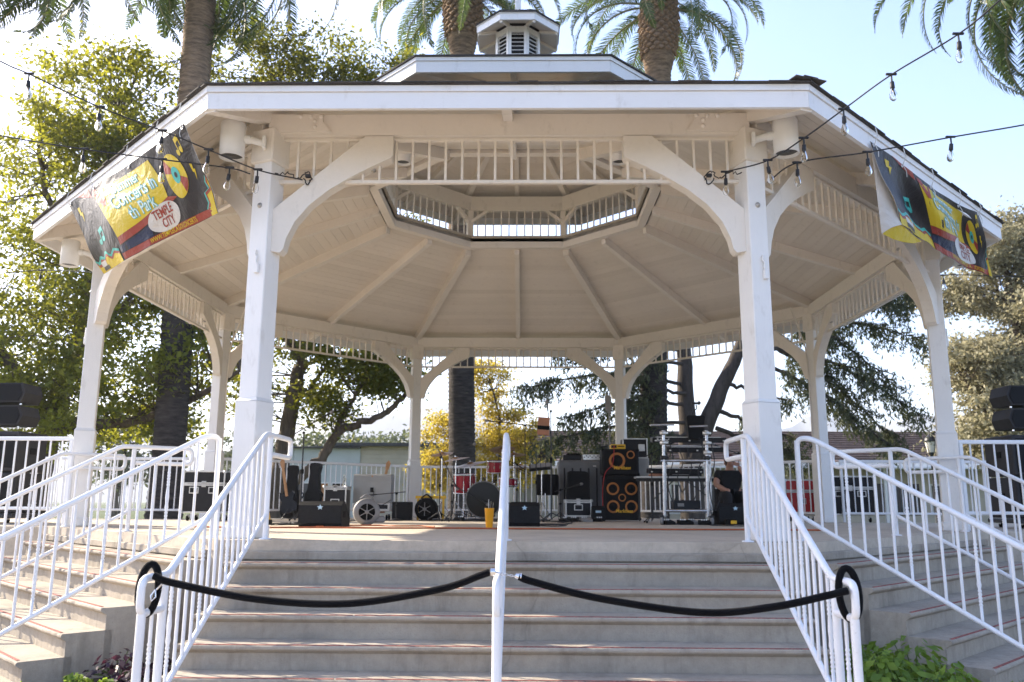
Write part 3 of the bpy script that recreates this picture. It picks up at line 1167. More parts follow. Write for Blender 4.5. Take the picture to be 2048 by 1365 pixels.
# left hand boughs (seen between the rear posts)
for a, e, d in (((5.6, 15.2, 5.4), (1.2, 14.2, 5.25), .35), ((5.6, 15.2, 4.3), (-.2, 14.6, 4.0), .45), ((5.7, 15.2, 5.0), (2.6, 13.6, 4.2), .35), ((5.6, 15.1, 3.6), (1.6, 14.4, 3.1), .30),
                ((5.7, 15.1, 3.0), (.6, 14.2, 2.2), .25), ((5.7, 15, 2.6), (2.2, 13.4, 1.9), .12), ((5.6, 15.1, 6.4), (.2, 15.4, 6.2), .4), ((5.6, 15, 4.0), (3.2, 13.6, 3.4), .2),
                ((5.6, 15, 7.6), (1.4, 15, 7.6), .4), ((5.7, 15, 8.8), (2.6, 15.6, 9.2), .4)):
    br.append((a, e, d, .07))
# right hand boughs
for a, e, d in (((6.9, 15, 4.3), (9.0, 14.6, 3.65), .02), ((8.0, 15, 6.6), (12.6, 14.8, 4.2), .5), ((8.0, 15, 6.2), (13.8, 15.2, 5.9), .45), ((7.6, 15, 5.6), (13.2, 14.6, 3.2), .55), ((8.0, 15, 7.2), (12.8, 14.4, 6.9), .5),
                ((8.4, 15.2, 7.8), (13.6, 15.2, 7.4), .45), ((8.0, 15, 5.9), (12.9, 15.8, 2.4), .5), ((7.7, 15.2, 5.3), (12.0, 14.4, 2.2), .35), ((8.6, 15, 9), (12.0, 15, 9.2), .4), ((6.6, 15.2, 3.4), (9.6, 15.4, 2.35), .1), ((6.6, 15.2, 2.8), (10.4, 16.2, 1.6), .1)):
    br.append((a, e, d, .085))
conifer('cedar_tree', 'large dark cedar with forked trunk and drooping boughs behind the keyboards', (cx, cy, GZ),
        [([(5.75, 15.3, GZ), (5.7, 15.3, 1.2), (5.65, 15.3, 3.0), (5.6, 15.3, 6), (5.6, 15.2, 9.5), (5.6, 15.2, 11)], .44, .10),
         ([(5.75, 15.2, 1.6), (6.1, 15.1, 2.6), (6.7, 15.0, 4.0), (7.3, 15, 5.2), (7.75, 15, 6.3), (8.3, 15, 8.2), (8.6, 15, 9.6)], .34, .10)],
        br, M_CEDAR, 4, .8, .2, 2.8)
# pale conifer at the right edge
lim = [([(18.6, 18, GZ), (18.5, 18, 3), (18.6, 18, 7), (18.5, 18, 10.2)], .34, .06), ([(18.6, 18, 2.0), (17.2, 17.6, 3.2), (16.3, 17.5, 4.8)], .14, .05)]
blo = []
for i in range(26):
    z = 1.6+i*.35
    ang = rr.uniform(0, 2*PI)
    ln = (1-(max(0, z-3.5)/8.2)**1.7)*rr.uniform(1.6, 4.2)
    e = (18.6+math.cos(ang)*ln*1.05, 18+math.sin(ang)*ln*.8, z+rr.uniform(-.1, .8))
    lim.append(([(18.6, 18, z), (18.6+math.cos(ang)*ln*.5, 18+math.sin(ang)*ln*.4, z+.35), e], .07, .02))
    blo.append((e, (1.25, 1.2, .62), 1))
    blo.append(((18.6+math.cos(ang)*ln*.55, 18+math.sin(ang)*ln*.42, z+.2), (1.0, 1.0, .6), .6))
broadleaf('pale_conifer', 'sunlit pale grey-green conifer at the right edge of the picture', 'conifers right of the stage', (18.6, 18, GZ), lim, blo, 620, 120, .15, M_PINE, 8, csize=.34, up=.2)

# ---- palms
def palm_bark():
    t = NT('palm_bark')
    v = t.mapping((1, 1, 5))
    a = t.noise(3.2, 7, .65, v)
    sx = t.n('SeparateXYZ'); t.l(t.co.outputs['Object'], sx.inputs[0])
    mr = t.n('MapRange'); mr.inputs[1].default_value = 7; mr.inputs[2].default_value = 12
    t.l(sx.outputs[2], mr.inputs[0])
    old = t.ramp(a, [(.3, (.022, .019, .018)), (.55, (.062, .052, .046)), (.8, (.12, .10, .085))])
    new = t.ramp(a, [(.3, (.10, .07, .05)), (.55, (.29, .20, .13)), (.8, (.45, .32, .21))])
    t.set(t.mix(mr.outputs[0], old, new), .92, 0, .2)
    t.bump(a, 1.0, .06)
    return t.mat


M_PBARK = palm_bark()
M_BOOT = plain('cut_frond_base', (.28, .18, .11), .9, .4, 9, .6, 40, dist=.02)


def frond_mesh(seed, L, sag, wid=.36):
    rng = np.random.default_rng(seed)
    n = 34
    s = np.linspace(0, 1, n)
    # rachis leaves outwards and bends down under its weight
    ang = R(38)-sag*s**1.25
    dx, dz = np.cos(ang)*L/(n-1), np.sin(ang)*L/(n-1)
    X = np.concatenate([[0], np.cumsum(dx[:-1])]); Z = np.concatenate([[0], np.cumsum(dz[:-1])])
    P = np.stack([X, np.sin(s*2.2+seed)*.07*s, Z], 1)
    b = MB()
    b.mi = 0
    b.tube([tuple(p) for p in P], [.035*(1-.9*q)+.004 for q in s], 5, False)
    b.mi = 1
    m = 84
    for side in (-1, 1):
        for i in range(m):
            u = .10+.90*(i+rng.uniform(-.3, .3))/m
            u = min(max(u, .08), 1)
            q = u*(n-1); i0 = min(int(q), n-2)
            p = P[i0]+(P[i0+1]-P[i0])*(q-i0)
            tan = P[i0+1]-P[i0]; tan /= np.linalg.norm(tan)
            upv = np.cross(tan, [0, 1, 0]); upv *= np.sign(upv[2]) if abs(upv[2]) > .05 else 1
            ll = wid*1.3*(math.sin(PI*min(1, .12+u*.9))**.55)*rng.uniform(.8, 1.15)
            d = tan*.75+np.array([0, side*.85, 0])+upv*.30+rng.normal(size=3)*.07
            d /= np.linalg.norm(d)
            d2 = d*.92+np.array([0, 0, -.42]); d2 /= np.linalg.norm(d2)
            w = .033
            wv = np.cross(d, upv); wv /= np.linalg.norm(wv)+1e-9
            m1 = p+d*ll*.5
            e = m1+d2*ll*.5
            k = len(b.v)
            b.raw([tuple(p-wv*w*.4), tuple(p+wv*w*.4), tuple(m1+wv*w*.5), tuple(e), tuple(m1-wv*w*.5)], [(0, 1, 2, 4), (4, 2, 3)])
    return b.mesh('frond', M_RACH, M_FROND)


FM = [frond_mesh(i, L, sag) for i, (L, sag) in enumerate(((4.3, 1.5), (4.6, 1.95), (4.4, 2.3), (4.2, 2.6), (4.5, 2.15)))]


def palm(label, base, top, r0, seed, n_fr, boots=True, keep=None, scale=1.0, el0=-34):
    base, top = Vector(base), Vector(top)
    rng = random.Random(seed)
    t = thing('palm_tree', base, label, 'palm tree', 'tall palms round the gazebo')
    H = (top-base).length
    b = MB()
    n = int(H/.075)
    path, rs = [], []
    for i in range(n+1):
        s = i/n
        path.append(base.lerp(top, s)+Vector((math.sin(s*5+seed)*.05, 0, 0)))
        r_ = r0*(1.28-.28*min(1, s*9)) if s < .11 else r0
        dz = (1-s)*H
        if boots and dz < 3.2: r_ = r0*(1+.52*math.sin(min(1, (3.2-dz)/2.0)*PI*.5)-.25*max(0, (1.0-dz)))
        rs.append(r_*(1+.028*((i % 2)*2-1)+rng.uniform(-.018, .018)))
    b.tube(path, rs, 18, True, None, True)
    b.build('trunk', M_PBARK, t)
    if boots:
        bm = MB()
        bm.box((0, 0, 0), (.17, .10, .20), .03)
        bme = bm.mesh('frond_stub', M_BOOT)
        g = 0
        rows = 15
        for i in range(rows):
            dz = .35+i*.15
            idx = min(n, max(0, int((1-dz/H)*n)))
            for k in range(13):
                a = 2*PI*(k+.5*(i % 2))/13
                M = T(*(path[idx])) @ RZ(a) @ T(0, -(rs[idx]+.012+rng.uniform(0, .02)), 0) @ RX(R(-28)+rng.uniform(-.1, .1)) @ RY(R(45))
                add('frond_stub', bme, t, M)
    for i in range(n_fr):
        a = i*2.39996+rng.uniform(-.2, .2)
        q = i/n_fr
        el = R(el0+q*92+rng.uniform(-7, 7))
        me = FM[min(4, max(0, int((1-q)*4.6+rng.uniform(-.6, .6))))]
        M = T(*(top+Vector((0, 0, -.5+q*.7)))) @ RZ(a) @ RY(-el) @ Matrix.Rotation(rng.uniform(-.35, .35), 4, 'X') @ Matrix.Scale(scale*rng.uniform(.88, 1.12), 4) @ T(.25, 0, 0)
        if keep is not None and not keep((M @ Vector((2.2, 0, -.6)))): continue
        add('frond', me, t, M)
    return t


palm('palm whose trunk rises behind the left rear corner and left of the roof', (-9.42, 9.3, GZ), (-9.5, 9.3, 19.0), .42, 1, 56, False, None, 1.32, -80)
palm('palm with shaggy trunk rising just left of the cupola', (-2.0, 16, GZ), (-2.3, 16, 20.3), .46, 2, 52, True, None, 1.12, -48)
palm('palm with scaly trunk and full crown right of the cupola', (4.35, 15, GZ), (5.05, 15, 18.9), .46, 3, 46, True, None, 1.12, -42)
palm('palm hanging its fronds into the upper right corner', (15.3, 8, GZ), (15.2, 8, 16.9), .38, 4, 60, False, None, 1.28, -80)
palm('palm hanging its fronds into the upper left corner', (-15.4, 7.2, GZ), (-14.9, 7.2, 18.2), .38, 5, 60, False, None, 1.3, -78)


# ---- bedding plants at the foot of the stairs
def bed_plant(label, loc, mat, n, size, h, seed, grp, droop=0):
    rng = np.random.default_rng(seed)
    t = thing('bedding_plant', loc, label, 'plant', grp)
    az = rng.uniform(0, 2*PI, n)
    rad = rng.uniform(0, 1, n)**.6*h*.9
    zz = h*(1-(rad/(h*.95))**2*.7)*rng.uniform(.35, 1, n)
    C = np.stack([loc[0]+np.cos(az)*rad, loc[1]+np.sin(az)*rad, loc[2]+zz], 1)
    N = np.stack([np.cos(az)*.5, np.sin(az)*.5, np.full(n, .8)], 1)+rng.normal(size=(n, 3))*.35
    N /= np.linalg.norm(N, axis=1, keepdims=True)
    A = np.stack([np.cos(az), np.sin(az), np.full(n, -.2-droop)], 1)+rng.normal(size=(n, 3))*.4
    L = size*rng.uniform(.6, 1.25, n)
    V, F = leaf_quads(C, N, A, L, L*.55, rng, .15)
    add('foliage', np_mesh('foliage', V, F, mat), t)
    b = MB()
    for i in range(0, n, max(1, n//26)):
        b.tube([(loc[0], loc[1], loc[2]-.02), tuple((np.array(loc)+C[i])/2+np.array([0, 0, .03])), tuple(C[i])], .004, 4, False)
    b.build('stem', M_STEM, t)
    return t


M_STEM = plain('plant_stem', (.10, .14, .03), .6)
M_PL1 = leaf_mat('fresh_green_leaf', [(.07, .14, .02), (.13, .22, .03), (.22, .32, .05)], (.36, .50, .06), .4)
M_PL2 = leaf_mat('purple_leaf', [(.02, .012, .02), (.04, .018, .032), (.06, .03, .04)], (.12, .03, .06), .25)
BG = 'bedding plants beside the steps'
for i, (x, y, h, w_, m) in enumerate(((2.62, -6.55, .24, 'nearest the front railing', M_PL1), (2.95, -6.75, .30, 'brightest and largest in the right bed', M_PL1), (3.02, -7.15, .20, 'lowest at the bottom edge of the right bed', M_PL1),
                                      (2.62, -7.05, .26, 'in front beside the rope railing', M_PL1), (2.85, -6.35, .22, 'against the right flight wall', M_PL1), (3.35, -7.35, .16, 'by the paved corner on the right', M_PL1))):
    bed_plant('leafy green bedding plant %s' % w_, (x, y, -1.02), m, 260, .085, h*1.35, 50+i, BG)
for i, (x, y, h, w_, m) in enumerate(((-2.85, -6.6, .26, 'dark purple bedding plant standing tallest in the left bed', M_PL2), (-2.62, -6.75, .18, 'dark purple low plant beside the left front railing', M_PL2), (-3.0, -6.9, .15, 'green low bedding plant at the bottom of the left bed', M_PL1),
                                      (-2.7, -7.1, .15, 'green spreading plant by the left railing end', M_PL1), (-3.2, -7.2, .13, 'green low plant near the left paved corner', M_PL1), (-2.6, -6.35, .16, 'purple plant against the left flight wall', M_PL2))):
    bed_plant(w_, (x, y, -1.02), m, 130, .07, h, 60+i, BG)

# ---------------------------------------------------------------- buildings behind
M_BLOCK = plain('cream_block_wall', (.50, .45, .36), .85, .12, 1.2, .25, 40)
M_PANEL = plain('pale_panel_wall', (.50, .54, .54), .7, .06, 1.5, .1)
M_DKTRIM = plain('dark_roof_trim', (.05, .05, .055), .6, .2)
M_WTRIM = plain('white_trim', (.72, .72, .70), .6, .06)
M_TILE = plain('brown_roof_tile', (.27, .19, .15), .85, .25, 3, .5, 14, dist=.04)
M_GLASS = plain('dark_window_glass', (.03, .035, .04), .08, .2, 2, 0)
M_POSTER = plain('warm_poster', (.28, .12, .04), .6, .8, 3, 0)
M_DKBROWN = plain('dark_shopfront', (.045, .035, .03), .6, .3, 2, 0)

bl = thing('low_building', (-6, 33, GZ), 'low flat-roofed cream block building behind the left rear railing', 'building')
m = MB()
for i in range(19):
    m.box((-5.2, 32.5, GZ+.11+i*.23), (9.4, 4.9, .222), .008)
m.box((-5.2, 32.5, GZ+2.15), (9.36, 4.86, 4.3))
m.build('wall', M_BLOCK, bl)
m = MB()
for i in range(3): m.box((-12.6+i*1.72, 31.5, GZ+2.1), (1.70, 3, 4.2), .01)
m.build('panel_wall', M_PANEL, bl)
m = MB(); m.box((-5.2, 32.4, 3.22), (9.8, 5.4, .17), .01); m.build('roof_edge', M_DKTRIM, bl)
m = MB(); m.box((-11.0, 31.4, 3.07), (5.4, 3.3, .08), .01); m.build('roof_edge', M_DKTRIM, bl)
for i in range(5):
    x = -13.0+i*.92
    m = MB(); m.box((x, 29.98, .55), (.8, .05, 1.5), .01); w_ = m.build('window', M_WTRIM, bl)
    m = MB(); m.box((x, 29.95, .55), (.68, .03, 1.38), .004); m.build('pane', M_POSTER if i % 2 else M_GLASS, w_)
m = MB()
m.box((-5.2, 30.0, 2.75), (.28, .16, .22), .02); m.tube([(-5.05, 29.95, 2.7), (-4.8, 29.9, 2.4), (-4.5, 29.9, 2.5), (-4.45, 29.9, 3.2)], .02, 6)
m.build('service_box', M_WTRIM, bl)

br_ = thing('tiled_building', (12, 37, GZ), 'long low building with brown tiled roof behind the right half of the stage', 'building')
m = MB(); m.box((13.5, 38, GZ+1.75), (30, 8, 3.5)); m.build('wall', M_BLOCK, br_)
m = MB()
m.prism([(32.6, 2.62), (38, 4.6), (43.4, 2.62), (43.4, 2.55), (32.6, 2.55)], -2.2, 29.5, 'x')
rf = m.build('roof', M_TILE, br_)
m = MB()
for i in range(13):
    m.box((13.65, 33.0+i*.42, 2.78+i*.154), (31.6, .40, .03), .01, None)
cr = m.build('tile_courses', M_TILE, rf)
cr['kind'] = 'stuff'
m = MB(); m.box((13.65, 32.55, 2.42), (31.9, .1, .26), .01); m.build('fascia', M_WTRIM, br_)
m = MB(); m.box((13.65, 32.9, 2.24), (31.5, 1.6, .06)); m.build('soffit', M_WTRIM, br_)
for i in range(9):
    x = 3.2+i*2.5
    dark = i in (5, 6, 7)
    m = MB(); m.box((x, 33.97, .6), (1.5 if not dark else 2.3, .07, 1.7), .01); w_ = m.build('window', M_WTRIM if not dark else M_DKBROWN, br_)
    for s in (-1, 1):
        m = MB(); m.box((x+s*.36, 33.93, .6), (.62, .03, 1.5), .004); m.build('pane', M_GLASS, w_)
for i in range(8):
    m = MB(); m.box((1.5+i*3.6, 32.75, .6), (.16, .16, 3.5), .01); m.build('column', M_WTRIM, br_)


def lamp_post(loc, label, h):
    t = thing('lamp_post', loc, label, 'lamp post', 'park lamp posts')
    x, y, z = loc
    m = MB(); m.lathe([(.13, z), (.13, z+.2), (.06, z+.35), (.05, z+h-.85), (.09, z+h-.8), (.10, z+h-.72)], 10, T(x, y, 0)); m.build('pole', M_BLACKM, t)
    m = MB(); m.lathe([(.13, z+h-.72), (.20, z+h-.33)], 8, T(x, y, 0)); m.build('lantern_glass', M_FROST, t)
    m = MB(); m.lathe([(.24, z+h-.33), (.25, z+h-.29), (.12, z+h-.12), (.05, z+h-.06), (.02, z+h+.06)], 8, T(x, y, 0)); m.build('lantern_cap', M_BLACKM, t)
    for k in range(4):
        a = k*PI/2+.4
        m = MB(); m.tube([(x+.13*math.cos(a), y+.13*math.sin(a), z+h-.72), (x+.21*math.cos(a), y+.21*math.sin(a), z+h-.32)], .01, 4); m.build('glazing_bar', M_BLACKM, t)


M_FROST = plain('frosted_lamp_glass', (.70, .68, .62), .5, .05, 3, 0)
lamp_post((-15.7, 20, GZ), 'black park lamp post with frosted lantern seen left of the palm trunk', 4.25)
lamp_post((15.05, 18, GZ), 'black park lamp post with frosted lantern beside the right side post', 4.1)

# hazy ridge on the horizon
hm = MB()
rr = random.Random(5)
rows = []
for i in range(90):
    x = -1750+i*40
    z = 178+40*math.sin(i*.21)+18*math.sin(i*.63+1)+rr.uniform(-5, 5)
    rows.append((x, z))
A_ = [(x, 2030+130*math.sin(i*.3), z_) for i, (x, z_) in enumerate(rows)]
B_ = [(x, 1660+80*math.sin(i*.8), GZ-2) for i, (x, z_) in enumerate(rows)]
Mid = [(x, 1850+100*math.sin(i*1.1), z_*.55+15*math.sin(i*1.7)) for i, (x, z_) in enumerate(rows)]
C_ = [(x, 2400, GZ-2) for i, (x, z_) in enumerate(rows)]
hm.strip(B_, Mid); hm.strip(Mid, A_); hm.strip(A_, C_)
tag(hm.build('hills', plain('dry_hillside', (.16, .16, .12), .95, .3, .01, 0)), kind='structure')
# ---------------------------------------------------------------- lamps, banners, string lights, rope
M_LAMPW = plain('white_lamp_can', (.78, .77, .74), .4, .05, 6, .08)


def can_lamp(name_label, pos, axis_ang, wall=True, h=.34, r=.115):
    """cylinder downlight on a short arm; axis_ang points from the can to its bracket"""
    x, y, z = pos
    t = thing('cylinder_lamp', pos, name_label, 'lamp', 'white cylinder downlights on the gazebo')
    m = MB()
    m.lathe([(r*.96, z+h/2), (r, z+h/2-.012), (r, z-h/2), (r*.93, z-h/2), (r*.90, z-h/2+.04)], 22, T(x, y, 0), True, False)
    m.lathe([(.001, z+h/2+.001), (r*.96, z+h/2)], 22, T(x, y, 0), False, False)
    m.build('can', M_LAMPW, t)
    m = MB(); m.lathe([(r*.90, z-h/2+.03), (.001, z-h/2+.032)], 22, T(x, y, 0), False, False); m.build('lens', M_LAMPIN, t)
    m = MB()
    if wall:
        dx, dy = math.cos(axis_ang), math.sin(axis_ang)
        m.tube([(x+dx*r*.9, y+dy*r*.9, z+.02), (x+dx*(r+.05), y+dy*(r+.05), z+.02)], .042, 12)
        m.tube([(x+dx*(r+.05), y+dy*(r+.05), z+.02), (x+dx*(r+.17), y+dy*(r+.17), z-.01)], .034, 12)
        m.box((0, 0, 0), (.035, .12, .12), .006, T(x+dx*(r+.18), y+dy*(r+.18), z-.01) @ RZ(axis_ang))
    else:
        m.tube([(x, y, z+h/2), (x, y, z+h/2+.12)], .03, 10)
    m.build('bracket', M_LAMPW, t)


can_lamp('white cylinder lamp on the front left post under the eave', (-2.60, -5.74, 3.665), R(8))
can_lamp('white cylinder lamp on the front right post under the eave', (2.60, -5.74, 3.69), R(172))
can_lamp('white cylinder lamp on the left side post below the banner', (-5.93, -2.42, 3.57), R(8))
can_lamp('white cylinder lamp on the right side post behind the banner', (5.93, -2.42, 3.57), R(172))
can_lamp('small white cylinder lamp hanging inside left of the front frieze', (-1.40, -3.05, 4.70), 0, False, .24, .095)
can_lamp('small white cylinder lamp hanging inside right of the front frieze', (1.36, -3.05, 4.70), 0, False, .24, .095)

# ---- banners
def vinyl(name, c, rough=.5):
    t = NT(name)
    t.set(t.ramp(t.noise(3, 4), [(.3, tuple(x*.9 for x in c)), (.7, c)]), rough, 0, .3)
    t.bump(t.noise(3.5, 4, .6, None, 1.2), .5, .06)
    return t.mat


V_DARK = vinyl('banner_charcoal', (.028, .026, .030))
V_YEL = vinyl('banner_yellow', (.60, .45, .02))
V_TEAL = vinyl('banner_teal', (.05, .42, .38))
V_RED = vinyl('banner_red', (.30, .05, .035))
V_WHITE = vinyl('banner_white', (.60, .59, .58))
V_NAVY = vinyl('banner_navy', (.02, .03, .075))
V_ICE = vinyl('banner_pale_blue', (.62, .78, .80))


class Patch:
    """smooth cloth surface through a 3 by 5 grid of points"""
    def __init__(self, rows, wob=.02, seed=0):
        self.g = [[Vector(p) for p in r_] for r_ in rows]
        self.wob, self.seed = wob, seed
        self.re = None

    @staticmethod
    def cr(P, t):
        n = len(P)-1
        q = min(max(t, 0), 1)*n
        i = min(int(q), n-1); f = q-i
        a, b, c, d = P[max(i-1, 0)], P[i], P[i+1], P[min(i+2, n)]
        if i == 0: a = b*2-c
        if i == n-1: d = c*2-b
        return (b*2+(c-a)*f+(a*2-b*5+c*4-d)*f*f+(b*3-a-c*3+d)*f**3)*.5

    def at(self, s, t):
        return self.cr([self.cr(r_, s) for r_ in self.g], t)

    def pt(self, s, t, off=0):
        if self.re: s = self.re(s)
        p = self.at(s, t)
        e = 1e-3
        n = (self.at(min(s+e, 1), t)-self.at(max(s-e, 0), t)).cross(self.at(s, min(t+e, 1))-self.at(s, max(t-e, 0)))
        n = -n.normalized() if n.length > 1e-12 else Vector((0, -1, 0))
        w = self.wob*(math.sin(s*23+t*3+self.seed)*.6+math.sin(s*9-t*7)*.7+math.sin(s*41+t*11)*.25)*(.3+.7*t)
        return p+n*(w+off)

    def sheet(self, name, mats, parent, nu=72, nv=26, th=.004):
        b = MB()
        F = [[self.pt(i/nu, j/nv, 0) for i in range(nu+1)] for j in range(nv+1)]
        B = [[self.pt(i/nu, j/nv, -th) for i in range(nu+1)] for j in range(nv+1)]
        b.mi = 0
        b.raw([p for r_ in F for p in r_], [(j*(nu+1)+i, (j+1)*(nu+1)+i, (j+1)*(nu+1)+i+1, j*(nu+1)+i+1) for j in range(nv) for i in range(nu)], True)
        b.mi = 1
        b.raw([p for r_ in B for p in r_], [(j*(nu+1)+i, j*(nu+1)+i+1, (j+1)*(nu+1)+i+1, (j+1)*(nu+1)+i) for j in range(nv) for i in range(nu)], True)
        for row, flip in ((0, 0), (nv, 1)):
            b.strip(F[row], B[row])
        b.strip([r_[0] for r_ in F], [r_[0] for r_ in B]); b.strip([r_[nu] for r_ in F], [r_[nu] for r_ in B])
        return b.build(name, mats, parent)

    def shape(self, poly, mat, parent, name, off=.0035, cell=.04):
        """flat outline in (s,t) cut fine and laid on the cloth"""
        bm = bmesh.new()
        vs = [bm.verts.new((x, y, 0)) for x, y in poly]
        bm.faces.new(vs)
        return self._lay(bm, mat, parent, name, off, cell)

    def _lay(self, bm, mat, parent, name, off, cell=.04):
        xs = [v.co.x for v in bm.verts]; ys = [v.co.y for v in bm.verts]
        for ax, lo, hi in ((0, min(xs), max(xs)), (1, min(ys), max(ys))):
            c = math.ceil(lo/cell)*cell
            while c < hi:
                co = (c, 0, 0) if ax == 0 else (0, c, 0)
                no = (1, 0, 0) if ax == 0 else (0, 1, 0)
                bmesh.ops.bisect_plane(bm, geom=bm.verts[:]+bm.edges[:]+bm.faces[:], plane_co=co, plane_no=no)
                c += cell
        for v in bm.verts:
            v.co = self.pt(min(max(v.co.x, 0), 1), min(max(v.co.y, 0), 1), off)
        me = bpy.data.meshes.new(name)
        bm.to_mesh(me); bm.free()
        me.materials.append(mat)
        return add(name, me, parent)

    def text(self, s, at, h, mat, parent, name, asp, off=.006, grow=0, rot=0, wid=None, shear=0, align='CENTER'):
        """lettering laid on the cloth; h is height in t units, asp the cloth's width over height"""
        bm = text_bm(s, grow, shear, align)
        xs = [v.co.x for v in bm.verts]
        ww = max(xs)-min(xs)
        sc = h
        sx = h/asp if wid is None else wid/ww
        ca, sa = math.cos(rot), math.sin(rot)
        for v in bm.verts:
            x, y = v.co.x*sx*asp, v.co.y*sc
            x, y = x*ca-y*sa, x*sa+y*ca
            v.co = (at[0]+x/asp, at[1]-y, 0)
        return self._lay(bm, mat, parent, name, off, .05)


def text_bm(s, grow=0, shear=0, align='CENTER'):
    cu = bpy.data.curves.new('lettering', 'FONT')
    cu.body = s
    cu.align_x = align
    cu.align_y = 'CENTER'
    cu.offset = grow
    cu.shear = shear
    cu.resolution_u = 3
    o = bpy.data.objects.new('lettering', cu)
    COL.objects.link(o)
    dg = bpy.context.evaluated_depsgraph_get()
    me = bpy.data.meshes.new_from_object(o.evaluated_get(dg))
    bpy.data.objects.remove(o)
    bpy.data.curves.remove(cu)
    bm = bmesh.new()
    bm.from_mesh(me)
    bpy.data.meshes.remove(me)
    return bm


def text_obj(s, size, mat, parent, M, name='lettering', shear=0, grow=0, align='CENTER'):
    bm = text_bm(s, grow, shear, align)
    for v in bm.verts: v.co *= size
    me = bpy.data.meshes.new(name)
    bm.to_mesh(me); bm.free()
    me.materials.append(mat)
    return add(name, me, parent, M)


def ell(cx, cy, rx, ry, n=28, rot=0):
    return [(cx+rx*math.cos(2*PI*i/n), cy+ry*math.sin(2*PI*i/n)) for i in range(n)]


def wave_edge(s0, s1, t0, amp, n=14, ph=0):
    return [(s0+(s1-s0)*i/n, t0+amp*math.sin(ph+i*1.45)+amp*.5*math.sin(i*.7)) for i in range(n+1)]


BOLT = [(0, 0), (.28, 0), (.16, .36), (.36, .36), (.02, 1), (.10, .52), (-.06, .52)]


def design(P, b, asp):
    P.shape([(.235, .09), (.625, .09), (.625, .58), (.235, .70)], V_YEL, b, 'yellow_panel')
    P.shape([(.235, .702), (.625, .582), (.70, .64), (.235, .80)], V_RED, b, 'red_band')
    P.shape([(.225, .822), (.44, .75), (.44, .905), (.225, .905)], V_NAVY, b, 'navy_panel')
    P.shape([(.10, .0), (.215, .0), (.215, .12)], V_RED, b, 'red_corner')
    P.shape([(.225, .05), (.265, .05), (.285, .30), (.262, .30)], V_RED, b, 'star_stroke', .005)
    P.shape([(.285, .30), (.262, .30), (.30, .08), (.315, .08)], V_RED, b, 'star_stroke', .005)
    for s, at, h in (('Summer', (.43, .175), .18), ('Concerts in', (.45, .335), .22), ('th Park', (.45, .53), .22)):
        P.text(s, at, h, V_TEAL, b, 'lettering_outline', asp, .006, .045, -.02)
        P.text(s, at, h, V_ICE, b, 'lettering', asp, .009, .006, -.02)
    P.shape(ell(.555, .765, .125, .165), V_WHITE, b, 'white_oval', .006)
    P.text('TEMPLE', (.555, .70), .155, V_RED, b, 'oval_lettering', asp, .010, .02)
    P.text('CITY', (.565, .83), .155, V_RED, b, 'oval_lettering', asp, .010, .02)
    P.shape([(.225, .91), (.93, .91), (.93, .995), (.225, .995)], V_RED, b, 'red_strip', .004)
    P.text('WWW.TEMPLECA.GOV/CONCERTS', (.60, .952), .085, V_YEL, b, 'web_lettering', asp, .008, .012)
    cx, cy = .755, .43
    P.shape(ell(cx, cy, .085, .26, 30), V_YEL, b, 'record', .0045)
    for a0 in (.3, 3.44):
        P.shape([(cx, cy)]+[(cx+.084*math.cos(a0+i*.12), cy+.255*math.sin(a0+i*.12)) for i in range(7)], V_RED, b, 'record_wedge', .0065)
    P.shape(ell(cx, cy, .032, .10, 18), V_TEAL, b, 'record_label', .0085)
    P.shape(ell(cx, cy, .012, .035, 12), V_DARK, b, 'record_hole', .0105)
    for bx, by, bs in ((.895, .36, .20), (.055, .12, .20)):
        P.shape([(bx+x*bs*.42/1.2, by+y*bs) for x, y in BOLT], V_YEL, b, 'lightning_bolt', .004)
    for nx, ny, c in ((.11, .52, V_TEAL), (.86, .10, V_YEL)):
        P.shape(ell(nx, ny+.12, .014, .035, 12), c, b, 'music_note', .004)
        P.shape(ell(nx+.035, ny+.10, .014, .035, 12), c, b, 'music_note', .004)
        P.shape([(nx+.010, ny-.03), (nx+.05, ny-.06), (nx+.05, ny+.10), (nx+.044, ny+.10), (nx+.044, ny), (nx+.016, ny+.02), (nx+.016, ny+.12), (nx+.010, ny+.12)], c, b, 'music_note', .0045)
    w = wave_edge(0, .215, .80, .03)
    P.shape(w+[(.215, 1), (0, 1)], V_TEAL, b, 'wavy_corner', .004)
    P.shape([(x, y+.035) for x, y in w]+[(.215, 1), (0, 1)], V_RED, b, 'wavy_corner', .0055)
    P.shape([(x, y+.07) for x, y in w]+[(.215, 1), (0, 1)], V_YEL, b, 'wavy_corner', .007)
    w = [(1, .52), (.975, .60), (.985, .68), (.935, .72), (.945, .84), (.92, .90), (.92, 1), (1, 1)]
    P.shape([(min(1, x-.012), y) for x, y in w[:-1]]+[(1, 1)], V_TEAL, b, 'wavy_corner', .004)
    P.shape([(min(1, x), y) for x, y in w], V_RED, b, 'wavy_corner', .0055)
    P.shape([(min(1, x+.014), y+.03 if y < .95 else y) for x, y in w], V_YEL, b, 'wavy_corner', .007)
    P.shape([(.03, .86), (.085, .86), (.085, .93), (.03, .93)], V_WHITE, b, 'sponsor_mark', .009)
    P.shape([(.03, .932), (.10, .932), (.10, .985), (.03, .985)], V_DARK, b, 'sponsor_mark', .009)


